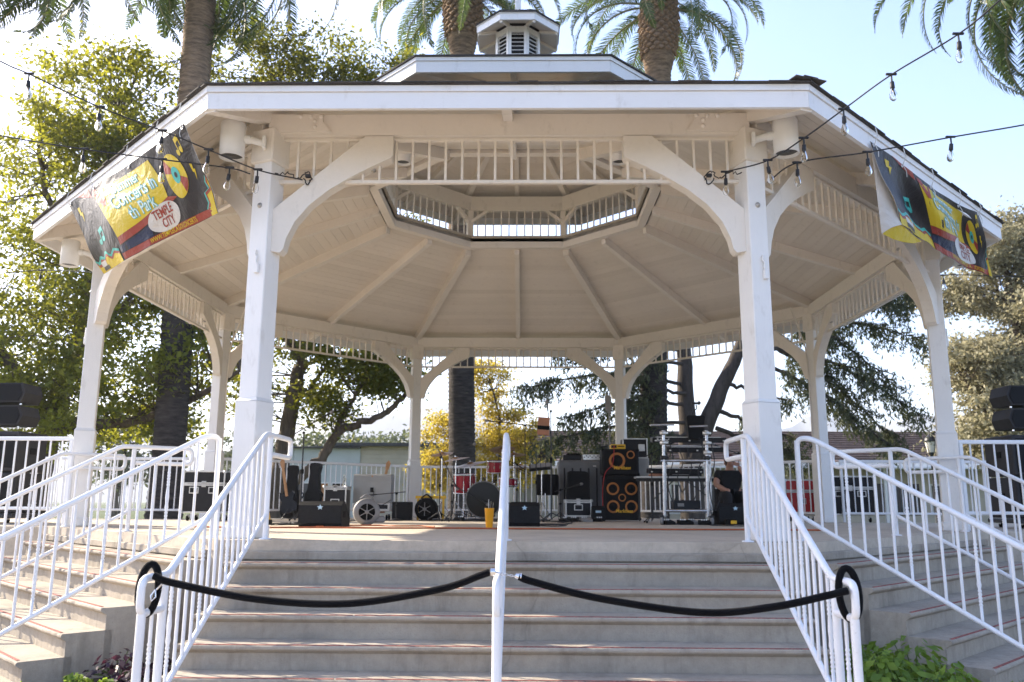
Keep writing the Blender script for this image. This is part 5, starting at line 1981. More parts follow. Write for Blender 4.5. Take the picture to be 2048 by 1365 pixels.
m.tube(limb_path([(.38, 2.2, 1.02), (.44, 2.17, 1.08), (.46, 2.17, 1.16)], 5), .012, 6)
m.build('lamp_head', M_BLACKM, t)

# drum kit
dk = thing('drum_kit', (-.60, 2.75, 0), 'red lacquer drum kit with black bass drum head in front of the back railing', 'drum kit')
W = T(-.60, 2.62, .375) @ RX(PI/2)
m = MB(); m.lathe([(.32, -.42), (.325, -.38), (.325, -.02), (.32, 0)], 34, W, True, False); bd = m.build('bass_drum', M_DRUMR, dk)
m = MB(); m.lathe([(.318, .004), (.001, .008)], 34, W, True, False); m.build('drum_head', M_HEAD, bd)
m = MB(); m.lathe([(.322, -.012), (.340, -.01), (.342, .02), (.322, .022)], 34, W, True, False); m.build('hoop', M_GREYP, bd)
for k in range(8):
    a = k*PI/4+.2
    m = MB(); m.box((.345*math.cos(a), .345*math.sin(a), -.03), (.03, .03, .09), .006, W); m.build('claw', M_STEEL, bd)


def tom(name, c, r, h, tilt=0, rz=0):
    W = T(*c) @ RZ(rz) @ RX(tilt)
    m = MB(); m.lathe([(r, -h/2), (r, h/2)], 26, W, True, False); d = m.build(name, M_DRUMR, dk)
    for z in (-h/2, h/2):
        m = MB(); m.lathe([(r, z-.012), (r+.012, z-.012), (r+.012, z+.012), (r, z+.012)], 26, W, True, False); m.build('rim', M_STEEL, d)
    m = MB(); m.lathe([(r, h/2-.002), (.001, h/2-.001)], 26, W, False, False); m.lathe([(r, -h/2+.002), (.001, -h/2+.001)], 26, W, False, False); m.build('drum_head', M_WHITEP, d)
    for k in range(8):
        a = k*PI/4
        m = MB(); m.box(((r+.012)*math.cos(a), (r+.012)*math.sin(a), 0), (.022, .022, .05), .005, W @ RZ(0)); m.tube([W @ Vector(((r+.014)*math.cos(a), (r+.014)*math.sin(a), -h/2)), W @ Vector(((r+.014)*math.cos(a), (r+.014)*math.sin(a), h/2))], .003, 4); m.build('lug', M_STEEL, d)


tom('floor_tom', (-.98, 2.95, .67), .205, .34, R(6))
tom('rack_tom', (-.41, 2.85, .985), .14, .21, R(8))
tom('snare_drum', (-.16, 3.15, .70), .18, .14)


def stand_at(name, x, y, h, r=.26, legs=3, parent=None, tube=.011):
    m = MB(); m.tube([(x, y, .05), (x, y, h)], tube, 8); s = m.build(name, M_STEEL, parent)
    for k in range(legs):
        a = k*2*PI/legs+.4
        m = MB(); m.tube([(x, y, .34), (x+r*math.cos(a), y+r*math.sin(a), .015)], .008, 6); m.tube([(x, y, .12), (x+r*.6*math.cos(a), y+r*.6*math.sin(a), .13)], .005, 5); m.build('stand_leg', M_STEEL, s)
    return s


def cymbal(name, c, r, tilt, rz, parent):
    W = T(*c) @ RZ(rz) @ RX(tilt)
    m = MB(); m.lathe([(r, 0), (r*.6, .016), (r*.24, .026), (r*.2, .034), (r*.12, .048), (.012, .052)], 30, W, True, False); cy = m.build(name, M_BRASS, parent)
    m = MB(); m.lathe([(.012, .05), (.012, .075), (.004, .085)], 8, W); m.build('wing_nut', M_STEEL, cy)


for nm, x, y, h, cr_, tl, rz in (('crash_cymbal', -1.12, 2.55, 1.10, .27, R(12), R(-60)), ('ride_cymbal', -.86, 2.75, 1.02, .30, R(14), R(-50)), ('splash_cymbal', -.05, 3.1, 1.22, .24, R(-5), R(10)), ('hi_hat', .08, 2.55, .98, .18, R(2), 0)):
    s = stand_at('cymbal_stand', x, y, h, .24, 3, dk)
    cymbal(nm, (x, y, h), cr_, tl, rz, dk)
    if nm == 'hi_hat': cymbal('hi_hat_bottom', (x, y, h-.02), cr_, PI, 0, dk)
for a in (.5, 2.6, 4.7):
    m = MB(); m.tube([(-.98+.2*math.cos(a), 2.95+.2*math.sin(a), .75), (-.98+.24*math.cos(a), 2.95+.24*math.sin(a), .01)], .008, 6); m.build('tom_leg', M_STEEL, dk)
stand_at('snare_stand', -.16, 3.15, .62, .22, 3, dk)
m = MB(); m.tube([(-.45, 2.8, .70), (-.43, 2.84, .9)], .012, 6); m.build('tom_mount', M_STEEL, dk)
m = MB(); m.lathe([(.16, .48), (.17, .54), (.14, .56)], 20, T(-.5, 3.5, 0)); m.tube([(-.5, 3.5, .05), (-.5, 3.5, .48)], .015, 8); m.build('drum_throne', M_RUBBER, dk)
m = MB(); m.box((-.55, 2.8, .008), (2.3, 1.9, .012), .004); tag(m.build('drum_rug', M_RUBBER), 'dark rug under the drum kit', 'rug')

# electronic percussion, black floor tom and stool right of the kit
t = thing('percussion_pad', (.45, 2.5, .95), 'black electronic percussion pad on a stand right of the drum kit', 'drum pad')
m = MB(); m.box((0, 0, 0), (.42, .28, .05), .012, T(.45, 2.45, .97) @ RX(R(22)) @ RY(R(-6))); pd = m.build('pad', M_TOLEX, t)
for i in range(4):
    m = MB(); m.box((-.14+.095*i, 0, .03), (.085, .2, .012), .005, T(.45, 2.45, .97) @ RX(R(22)) @ RY(R(-6))); m.build('pad_surface', M_GREYP, pd)
stand_at('pad_stand', .47, 2.5, .94, .22, 3, t)
t = thing('black_drum', (.60, 2.75, 0), 'dark drum in a black bag standing right of the percussion pad', 'drum')
m = MB(); m.lathe([(.20, .46), (.215, .50), (.215, .80), (.20, .84), (.001, .85)], 24, T(.58, 2.75, 0)); m.build('shell', M_RUBBER, t)
for a in (.3, 2.4, 4.5):
    m = MB(); m.tube([(.58+.2*math.cos(a), 2.75+.2*math.sin(a), .6), (.58+.22*math.cos(a), 2.75+.22*math.sin(a), .01)], .009, 6); m.build('leg', M_STEEL, t)

# orange tumbler at the stage front
t = thing('orange_tumbler', (-.295, -2.05, 0), 'tall orange plastic tumbler with straws on the stage floor', 'cup')
m = MB(); m.lathe([(.042, 0), (.046, .02), (.062, .245), (.064, .25), (.058, .25), (.044, .03), (.001, .028)], 20, T(-.295, -2.05, 0), True, False); m.build('cup', M_ORANGE, t)
for k in range(3):
    m = MB(); m.tube([(-.30+.015*k, -2.05, .05), (-.305+.03*k, -2.05, .36-.02*k)], .005, 6); m.build('straw', M_CLEAR if k else M_WHITEP, t)

# grey ribbed road case with gear on top, black loudspeaker in front
t = thing('ribbed_case', (1.22, 3.45, 0), 'tall grey moulded case with dark vertical ribs behind the black loudspeaker', 'flight case')
m = MB(); m.box((1.22, 3.45, .59), (.84, .6, 1.08), .03); m.build('body', M_RIB, t)
for i in range(5):
    m = MB(); m.box((.92+i*.155, 3.148, .58), (.03, .012, .80), .006); m.build('rib_groove', M_CASEB, t)
m = MB(); m.box((1.50, 3.146, 1.02), (.06, .006, .022), .002); m.build('badge', M_WHITEP, t)
for sx in (-1, 1): caster(t, sx*.3, -.2, .045)
t = thing('audio_interface', (1.07, 3.35, 1.13), 'black electronics box lying on the grey ribbed case', 'electronics')
m = MB(); m.box((1.08, 3.35, 1.185), (.36, .3, .10), .012); m.build('body', M_CASEB, t)
m = MB(); m.box((1.10, 3.35, 1.25), (.26, .22, .03), .008); m.build('lid', M_RUBBER, t)
t = thing('rack_mixer', (1.46, 3.35, 1.13), 'silver-fronted mixer with knobs on the grey ribbed case', 'mixer')
m = MB(); m.box((1.46, 3.35, 1.19), (.36, .3, .11), .008); m.build('body', M_ALU, t)
for i in range(9):
    m = MB(); m.lathe([(.012, 0), (.010, .02)], 8, T(1.31+.037*i, 3.198, 1.19+.025*(i % 2)) @ RX(PI/2)); m.build('knob', M_RUBBER, t)
t = thing('black_loudspeaker', (1.15, 2.8, .38), 'black tapered loudspeaker standing on the low flight case', 'loudspeaker')
m = MB(); m.prism([(-.23, .382), (.22, .382), (.20, .87), (.12, .90), (-.15, .905), (-.20, .88)], 2.62, 2.92, 'y', T(1.15, 0, 0)); m.build('cabinet', M_TOLEX, t)
m = MB(); m.prism([(-.19, .42), (.18, .42), (.165, .85), (-.17, .86)], 2.606, 2.618, 'y', T(1.15, 0, 0)); m.build('grille', M_GRILLE, t)
t = thing('small_monitor', (1.52, 2.3, 0), 'small black personal monitor on the floor left of the bass cabinets', 'loudspeaker')
m = MB(); m.prism([(2.2, 0), (2.42, 0), (2.42, .12), (2.28, .27), (2.2, .25)], 1.36, 1.60, 'x'); m.build('cabinet', M_TOLEX, t)
m = MB(); m.box((1.48, 2.196, .17), (.10, .01, .04), .004); m.build('display', M_LBLUE, t)


# bass rig
def cab(label, loc, w, h, cones, logo_z):
    t = thing('bass_cabinet', loc, label, 'bass cabinet', 'bass cabinets')
    x, y, z = loc
    m = MB(); m.box((x, y, z+h/2), (w, .42, h), .02); m.build('cabinet', M_TOLEX, t)
    m = MB(); m.box((x, y-.212, z+h*.55), (w-.08, .01, h*.74), .006); m.build('grille', M_GRILLE, t)
    for cx_, cz, r_ in cones:
        W = T(x+cx_, y-.218, z+cz) @ RX(PI/2)
        m = MB(); m.lathe([(r_, 0), (r_*.97, .008), (r_*.62, -.004), (r_*.5, -.012)], 24, W, True, False); c_ = m.build('cone', M_CONE, t)
        m = MB(); m.lathe([(r_*.5, -.012), (r_*.35, .004), (.001, .012)], 18, W, True, False); m.build('dust_cap', M_GRILLE, c_)
    for sx in (-1, 1):
        for sz in (.02, h-.02):
            m = MB(); m.box((x+sx*(w/2-.015), y-.195, z+sz), (.05, .05, .05), .012); m.build('corner_guard', M_RUBBER, t)
    text_obj('Markbass', .082, M_LOGO, t, T(x+.03, y-.226, z+logo_z) @ RX(PI/2), 'logo', .15, .02)
    return t


cab('lower four-cone black bass cabinet with orange cones and yellow logo', (1.93, 2.6, .02), .66, .80, ((-.165, .56, .115), (.165, .56, .115), (-.165, .24, .115), (.165, .24, .115), (0, .40, .07)), .16)
cab('upper one-cone black bass cabinet stacked under the orange amplifier head', (1.91, 2.6, .825), .68, .475, ((-.06, .26, .15), (.19, .37, .075)), .13)
t = thing('bass_amplifier', (1.88, 2.55, 1.30), 'small orange bass amplifier head on top of the bass cabinets', 'amplifier')
m = MB(); m.box((1.88, 2.55, 1.345), (.27, .26, .085), .008); m.build('chassis', M_LOGO, t)
m = MB(); m.box((1.80, 2.417, 1.345), (.10, .006, .05), .002); m.build('panel', M_CASEB, t)
for i in range(5):
    m = MB(); m.lathe([(.012, 0), (.010, .018)], 8, T(1.88+.025*i, 2.42, 1.35) @ RX(PI/2)); m.build('knob', M_RUBBER, t)
m = MB(); m.tube(limb_path([(1.80, 2.37, 1.36), (1.79, 2.34, 1.2), (1.75, 2.33, 1.0), (1.62, 2.3, .85), (1.57, 2.32, .5), (1.58, 2.3, .05)], 6), .006, 5)
tag(m.build('red_cable', plain('red_cable', (.5, .02, .02), .5)), 'red cable hanging down the front of the bass cabinets', 'cable')

# table with keyboard cases behind the rig
t = thing('folding_table', (2.95, 2.4, 0), 'black-legged folding table behind the chrome keyboard stand', 'table')
m = MB(); m.box((2.95, 2.4, .78), (1.6, .62, .035), .008); m.build('table_top', M_WHITEP, t)
m = MB(); m.box((2.95, 2.085, .735), (1.6, .02, .06), .004); m.build('apron', M_BLACKM, t)
for x in (2.2, 2.42, 3.55, 3.7):
    m = MB(); m.tube([(x, 2.15, .76), (x, 2.12, .01)], .013, 6); m.build('leg', M_BLACKM, t)
for x0, x1 in ((2.42, 2.85), (3.55, 3.05)):
    m = MB(); m.tube([(x0, 2.14, .35), (x1, 2.2, .74)], .01, 6); m.build('brace', M_BLACKM, t)
t = thing('instrument_case', (2.2, 2.75, .80), 'black case with silver corners standing on the table beside the bass head', 'flight case')
m = MB(); m.box((2.22, 2.85, 1.33), (.46, .4, .36), .01); bx = m.build('body', M_CASEB, t)
m = MB()
for sx in (-1, 1):
    m.box((2.22+sx*.222, 2.648, 1.33), (.02, .014, .38), .003)
for sz in (-1, 1): m.box((2.22, 2.648, 1.33+sz*.175), (.424, .014, .02), .003)
e_ = m.build('edging', M_SILVER, t); e_['kind'] = 'stuff'
m = MB(); m.box((2.34, 2.645, 1.34), (.12, .012, .13), .01); m.build('handle_dish', M_SILVER, t)
m = MB(); m.box((2.22, 2.85, .975), (.5, .44, .35), .01); m.build('lower_case', M_COVER, t)
t = thing('cable_coil', (2.55, 2.3, .80), 'coil of tan cables lying on the folding table', 'cable')
m = MB()
for k in range(4):
    m.tube([(2.55+(.13-.012*k)*math.cos(i*PI/8)*1.1, 2.3+.10*math.sin(i*PI/8), .815+.016*k) for i in range(17)], .009, 5, False)
m.build('coil', M_TAN, t)
t = thing('stage_box', (3.05, 2.25, .80), 'dark grey stage box lying on the folding table', 'electronics')
m = MB(); m.box((3.02, 2.3, .875), (.62, .35, .15), .01); m.build('body', M_CASEB, t)
m = MB()
for k in range(4): m.box((2.95, 2.12, .83+.03*k), (.30, .008, .012), .002)
v_ = m.build('vent', M_GREYP, t); v_['kind'] = 'stuff'

# chrome keyboard rack on casters
rg = thing('keyboard_rack', (2.66, .25, 0), 'chrome tube keyboard rack on casters at the right of the stage', 'keyboard stand')
for nm, a, e, r_ in (('upright', (2.31, .05, .12), (2.33, .05, 1.44), .026), ('upright', (2.97, .05, .12), (3.0, .05, 1.44), .026), ('upright', (2.44, .75, .12), (2.45, .75, 1.1), .028), ('upright', (3.17, .75, .12), (3.18, .75, 1.1), .028),
                     ('crossbar', (2.27, .05, .975), (3.03, .05, .975), .024), ('crossbar', (2.31, .05, .21), (2.98, .05, .21), .026), ('crossbar', (2.44, .75, .21), (3.17, .75, .21), .024), ('side_bar', (2.31, .05, .975), (2.44, .75, .975), .024), ('side_bar', (2.98, .05, .975), (3.17, .75, .975), .024),
                     ('side_bar', (2.31, .05, .21), (2.44, .75, .21), .024), ('side_bar', (2.98, .05, .21), (3.17, .75, .21), .024), ('top_arm', (2.12, .05, 1.525), (2.50, .05, 1.535), .017), ('top_arm', (2.74, .05, 1.505), (3.02, .05, 1.515), .017), ('crossbar', (2.40, .3, 1.22), (3.0, .3, 1.225), .014)):
    m = MB(); m.tube([a, e], r_, 12); m.build(nm, M_RACK, rg)
for x, z in ((2.32, 1.40), (2.32, 1.25), (2.32, 1.02), (2.99, 1.40), (2.99, 1.25), (2.99, 1.10), (2.99, 1.02)):
    m = MB(); m.lathe([(.042, -.03), (.052, -.02), (.052, .02), (.042, .03)], 12, T(x, .05, z)); m.box((x+.05, .02, z), (.05, .03, .035), .006); m.build('clamp', M_ALU if z > 1.05 else M_BLACKM, rg)
for x, y in ((2.26, .0), (3.02, -.02), (2.44, .78), (3.17, .78)):
    m = MB(); m.lathe([(.02, -.022), (.058, -.02), (.058, .02), (.02, .022)], 16, T(x, y, .058) @ RY(PI/2) @ RX(.4)); w_ = m.build('caster', M_GREYP, rg)
    m = MB(); m.box((x, y+.01, .12), (.06, .07, .05), .01); m.build('caster_fork', M_BLACKM, w_)


def keyboard(label, c, w, tilt, brand=None):
    t = thing('keyboard', c, label, 'keyboard', 'stage keyboards')
    W = T(*c) @ RX(tilt)
    m = MB(); m.box((0, 0, 0), (w, .30, .085), .012, W); m.build('body', M_CASEB, t)
    m = MB(); m.box((0, .09, .046), (w-.1, .10, .008), .002, W); m.build('panel', M_GREYP, t)
    m = MB()
    n = int((w-.16)/.0235)
    for i in range(n): m.box((-(w-.16)/2+i*.0235, -.09, .047), (.0215, .13, .012), 0, W)
    k_ = m.build('keys', M_WHITEP, t); k_['kind'] = 'stuff'
    m = MB()
    for x in (-w/2+.05, w/2-.05, 0): m.box((x, -.152, -.01), (.03, .006, .02), .002, W)
    l_ = m.build('jack_panel', M_ALU, t); l_['kind'] = 'stuff'
    if brand: text_obj(brand, .075, M_WHITEP, t, W @ T(-w/2+.17, -.1535, .0) @ RX(PI/2), 'logo', 0, .012)


keyboard('upper black keyboard with white maker lettering on the chrome rack', (2.88, .95, 1.36), 1.22, R(4), 'Roland')
keyboard('lower black keyboard on the chrome rack below the first', (2.97, .80, 1.19), .98, R(4))
keyboard('third dark keyboard lying low behind the chrome rack', (2.70, 1.25, .86), .92, R(3))
t = thing('video_light', (2.97, .75, 1.35), 'black box light with a small camera clamp on top of the chrome rack', 'light')
m = MB(); m.prism([(-.12, 1.36), (.11, 1.36), (.15, 1.72), (.13, 1.745), (-.13, 1.745), (-.15, 1.72)], .68, .86, 'y', T(2.97, 0, 0)); m.build('housing', M_GRILLE, t)
m = MB(); m.tube(limb_path([(2.93, .77, 1.745), (2.95, .77, 1.82), (3.01, .77, 1.87), (3.0, .77, 1.93)], 5), .010, 6); m.build('gooseneck', M_BLACKM, t)
m = MB(); m.box((2.985, .77, 1.955), (.11, .05, .035), .01); m.lathe([(.03, 0), (.03, .04)], 10, T(3.04, .75, 1.955) @ RX(PI/2)); m.build('camera', M_BLACKM, t)
t = thing('pole_light', (1.86, 3.6, 1.3), 'grey paddle-shaped antenna on a pole by the right rear post', 'antenna')
m = MB(); m.tube([(1.80, 3.2, 0.02), (1.80, 3.2, 2.25)], .014, 8); m.build('pole', M_GREYP, t)
m = MB(); m.prism([(-.06, 2.1), (.03, 2.0), (.05, 2.08), (.05, 2.36), (-.03, 2.42), (-.07, 2.34)], 3.17, 3.20, 'y', T(1.79, 0, 0)); m.build('paddle', M_GREYP, t)

# clutter along the floor
t = thing('power_box', (3.32, -.05, 0), 'small black and yellow power box by the right wedge monitor', 'electronics')
m = MB(); m.box((3.30, -.02, .05), (.16, .12, .09), .012); m.build('body', M_RUBBER, t)
m = MB(); m.box((3.33, -.09, .045), (.09, .03, .05), .008); m.build('yellow_socket', M_LOGO, t)
for i, (x, y, z_, lab) in enumerate(((-3.42, -1.3, 0, 'yellow and black effects pedal on the floor beside the front left post'), (-1.50, 2.05, .32, 'yellow level resting on the fan by the left rear post'))):
    t = thing('effects_pedal' if i == 0 else 'spirit_level', (x, y, z_), lab, 'pedal' if i == 0 else 'tool')
    if i == 0:
        m = MB(); m.box((x, y, .04), (.13, .15, .07), .012); m.build('chassis', M_RUBBER, t)
        m = MB(); m.prism([(-.05, .075), (.05, .075), (.03, .17), (-.03, .17)], y-.03, y+.03, 'y', T(x, 0, 0)); m.build('treadle', M_LOGO, t)
    else:
        m = MB(); m.box((x-.05, y+.32, .41), (.56, .03, .05), .006); m.build('frame', M_LOGO, t)
        m = MB(); m.box((x-.05, y+.302, .41), (.07, .006, .03), .003); m.build('vial', M_CLEAR, t)
        m = MB(); m.box((x-.28, y+.32, .19), (.04, .03, .38), .004); m.box((x+.18, y+.32, .19), (.04, .03, .38), .004); m.build('leg', M_LOGO, t)
rr = random.Random(17)


def floor_cable(label, pts, r=.007, mat=M_CABLE, nm='floor_cable'):
    m = MB(); m.tube(limb_path([(x, y, r+.001) for x, y in pts], 7), r, 5)
    tag(m.build(nm, mat), label, 'cable', 'cables on the stage floor')


floor_cable('long orange extension cord lying across the front of the stage', [(-4.0, -2.6), (-3.2, -2.75), (-2.4, -2.62), (-1.6, -2.72), (-.8, -2.62), (0, -2.72), (.8, -2.66), (1.8, -2.70), (2.8, -2.6), (3.8, -2.64)], .011, M_CORD)
floor_cable('orange cord coiled round the foot of the grey fan', [(-2.5, -2.2), (-2.2, -1.62), (-1.8, -1.52), (-1.55, -1.75), (-1.2, -1.7), (-1.0, -2.1)], .010, M_CORD)
floor_cable('black cable snaking between the middle wedge and the microphone stand', [(.35, -1.0), (.55, -1.35), (.75, -1.0), (.6, -.4), (.9, .2), (.7, .9)])
floor_cable('black cable running behind the left wedge monitor', [(-3.3, -1.5), (-2.9, -1.2), (-2.6, -.6), (-2.9, .3), (-2.6, 1.4), (-2.2, 2.2)])
floor_cable('black cable looping by the right wedge monitor', [(3.1, .1), (2.9, -.5), (3.3, -.75), (3.7, -.5), (3.9, .1)])
for k in range(5):
    x0, y0 = -3.55+.12*k, -1.0+.35*(k % 3)
    floor_cable(['tangled black cable heap nearest the front left post', 'tangled black cable heap under the guitar stand', 'loose black cable beside the effects pedal', 'coiled black cable behind the effects pedal', 'black cable tail left of the wedge monitor'][k],
                [(x0+.14*math.cos(i*1.3+k)*(1+.3*math.sin(i)), y0+.2*math.sin(i*1.7+k)) for i in range(11)], .007)
t = thing('small_black_box', (-2.04, 2.15, 0), 'small black loudspeaker box behind the short microphone stand', 'loudspeaker')
m = MB(); m.box((-2.04, 2.2, .165), (.34, .28, .325), .012); m.build('cabinet', M_TOLEX, t)
m = MB(); m.box((-2.04, 2.056, .165), (.30, .008, .28), .004); m.build('grille', M_GRILLE, t)
t = thing('stage_monitor_box', (-.35, 2.2, 0), 'black drawstring bag beside the bass drum', 'bag')
m = MB(); m.lathe([(.09, 0), (.12, .05), (.10, .14), (.03, .18)], 12, T(-.12, 1.9, 0)); m.build('bag_body', M_RUBBER, t)


# ---- PA stacks at both sides
def pa_stack(s, label_sub, label_a, label_b, x0):
    M0 = T(x0, -.75, 0)
    t = thing('subwoofer_stack', (x0, -.75, 0), label_sub, 'loudspeaker', 'loudspeaker stacks')
    m = MB(); m.box((0, 0, .10), (1.15, .8, .06), .01, M0); m.build('cart', M_BLACKM, t)
    for k in range(2):
        z = .14+k*.59
        m = MB(); m.box((0, 0, z+.285), (1.08, .72, .57), .018, M0); c_ = m.build('subwoofer', M_PA, t)
        m = MB(); m.box((0, -.366, z+.285), (.98, .012, .47), .006, M0); m.build('grille', M_GRILLE, c_)
        for q in (-1, 1):
            m = MB(); m.box((q*.545, 0, z+.3), (.012, .14, .09), .004, M0); m.build('handle', M_RUBBER, c_)
    for sx in (-1, 1):
        for sy in (-1, 1): caster(t, sx*.45, sy*.28, .04)
    for k, lab in ((0, label_b), (1, label_a)):
        tt = thing('line_array_box', (x0, -.75, 1.34+k*.34), lab, 'loudspeaker', 'line array boxes on the subwoofers')
        z = 1.40+k*.335
        pl = [(-.42, z), (-.47, z+.14), (-.42, z+.285), (.42, z+.285), (.47, z+.14), (.42, z)]
        m = MB(); m.prism(pl, -.25, .22, 'y', M0 @ RX(R(-3-3*k)) if 0 else M0); m.build('cabinet', M_PA, tt)
        m = MB(); m.prism([(x_*.93, z+.02+(zz-z)*.86) for x_, zz in pl], -.262, -.252, 'y', M0); m.build('grille', M_GRILLE, tt)
        for q in (-1, 1):
            m = MB(); m.box((q*.446, -.02, z+.15), (.012, .07, .06), .004, M0 @ T(0, 0, 0)); m.build('handle_pocket', M_RUBBER, tt)
            m = MB(); m.lathe([(.018, 0), (.018, .02)], 8, M0 @ T(q*.40, -.2, z-.035)); m.build('rigging_pin', M_STEEL, tt)


M_PA = plain('charcoal_loudspeaker_paint', (.035, .034, .036), .65, .12, 8, .3, 200, 0, .25)
pa_stack(-1, 'stack of charcoal subwoofers on a cart behind the left level railing', 'upper charcoal line array box at the left edge', 'lower charcoal line array box at the left edge', -7.66)
pa_stack(1, 'stack of charcoal subwoofers on a cart behind the right level railing', 'upper charcoal line array box at the right edge', 'lower charcoal line array box at the right edge', 7.58)

# ---- seated person in black
def skin_body(name, joints, edges, mat, parent, root=0, sub=2):
    me = bpy.data.meshes.new(name)
    me.from_pydata([j[0] for j in joints], edges, [])
    o = add(name, me, parent)
    sk = o.modifiers.new('skin', 'SKIN')
    for i, j in enumerate(joints):
        v = me.skin_vertices[0].data[i]
        v.radius = j[1] if isinstance(j[1], tuple) else (j[1], j[1])
        v.use_root = i == root
    s = o.modifiers.new('sub', 'SUBSURF'); s.levels = sub; s.render_levels = sub
    me.materials.append(mat)
    sk.use_smooth_shade = True
    return o


px, py = 3.70, 1.55
t = thing('person', (px, py, 0), 'person in black T-shirt and dark cap seated behind the right wedge, hand raised to face', 'person')
J = [((px, py+.05, .43), (.16, .13)), ((px, py+.03, .60), (.16, .12)), ((px, py, .78), (.19, .12)), ((px, py-.01, .86), (.10, .08)), ((px-.01, py-.03, .93), .055),
     ((px-.01, py-.05, 1.0), (.078, .09)), ((px-.01, py-.05, 1.08), (.07, .08)),
     ((px-.20, py, .82), .075), ((px-.27, py-.08, .64), .055), ((px-.16, py-.24, .55), .042), ((px-.08, py-.30, .53), .035),
     ((px+.20, py, .82), .075), ((px+.27, py-.10, .66), .055), ((px+.22, py-.20, .76), .045), ((px+.10, py-.18, .96), .034),
     ((px-.12, py-.05, .42), .10), ((px-.16, py-.42, .46), .075), ((px-.16, py-.44, .10), .05), ((px-.16, py-.54, .045), .045),
     ((px+.12, py-.05, .42), .10), ((px+.16, py-.42, .46), .075), ((px+.16, py-.44, .10), .05), ((px+.16, py-.54, .045), .045)]
E_ = [(0, 1), (1, 2), (2, 3), (3, 4), (4, 5), (5, 6), (2, 7), (7, 8), (8, 9), (9, 10), (2, 11), (11, 12), (12, 13), (13, 14), (0, 15), (15, 16), (16, 17), (17, 18), (0, 19), (19, 20), (20, 21), (21, 22)]
skin_body('body', J, E_, M_SKIN, t)
JS = [((px, py+.05, .44), (.185, .155)), ((px, py+.03, .60), (.185, .145)), ((px, py, .78), (.21, .14)), ((px, py-.01, .855), (.12, .095)), ((px-.20, py, .82), .095), ((px-.255, py-.06, .70), .078), ((px+.20, py, .82), .095), ((px+.255, py-.07, .71), .078)]
skin_body('t_shirt', JS, [(0, 1), (1, 2), (2, 3), (2, 4), (4, 5), (2, 6), (6, 7)], M_SHIRT, t)
JT = [((px, py+.05, .42), (.19, .15)), ((px-.12, py-.05, .42), .118), ((px-.16, py-.42, .46), .092), ((px-.16, py-.44, .13), .068), ((px+.12, py-.05, .42), .118), ((px+.16, py-.42, .46), .092), ((px+.16, py-.44, .13), .068)]
skin_body('trousers', JT, [(0, 1), (1, 2), (2, 3), (0, 4), (4, 5), (5, 6)], M_SHIRT, t)
for fi, (dx, dz, ln) in enumerate(((-.02, .035, .05), (-.032, .022, .058), (-.036, .006, .06), (-.034, -.01, .055), (.01, .03, .04))):
    a = (px+.10, py-.185, .965)
    jf = [(a, .016), ((a[0]+dx*.8, a[1]-.02, a[2]+dz*.8), .0105), ((a[0]+dx-ln*.5, a[1]-.025, a[2]+dz+.012), .0095), ((a[0]+dx-ln*.85, a[1]-.012, a[2]+dz+.016), .008)]
    skin_body('finger', jf, [(0, 1), (1, 2), (2, 3)], M_SKIN, t, 0, 1)
m = MB(); m.lathe([(.092, 0), (.094, .03), (.082, .075), (.05, .105), (.005, .115)], 18, T(px-.01, py-.045, 1.05)); m.box((0, 0, 0), (.13, .09, .012), .005, T(px-.01, py-.155, 1.06) @ RX(R(12))); m.build('cap', M_CAP, t)
m = MB(); m.lathe([(.07, .0), (.088, .05), (.09, .09)], 16, T(px-.01, py-.03, .965)); m.build('hair', M_HAIR, t)
m = MB(); m.prism([(-.014, 0), (.014, 0), (0, .05)], -.02, .0, 'y', T(px-.01, py-.135, .985)); m.build('nose', M_SKIN, t)
for s in (-1, 1):
    m = MB(); m.lathe([(.001, -.012), (.011, -.006), (.012, .004), (.001, .012)], 8, T(px-.01+s*.03, py-.128, 1.03)); m.build('eye', M_RUBBER, t)
    m = MB(); m.lathe([(.001, -.03), (.014, -.015), (.016, .012), (.001, .03)], 8, T(px-.01+s*.082, py-.04, 1.01)); m.build('ear', M_SKIN, t)
m = MB(); m.box((px-.01, py-.13, .955), (.05, .012, .012), .004); m.build('mouth', M_TAN, t)
t = thing('equipment_stool', (px, py+.08, 0), 'low black stool under the seated person', 'stool')
m = MB(); m.lathe([(.19, .25), (.20, .28), (.18, .31), (.001, .315)], 20, T(px, py+.08, 0)); m.build('seat', M_RUBBER, t)
for k in range(4):
    a = k*PI/2+.6
    m = MB(); m.tube([(px+.12*math.cos(a), py+.08+.12*math.sin(a), .26), (px+.2*math.cos(a), py+.08+.2*math.sin(a), .01)], .013, 6); m.build('leg', M_BLACKM, t)

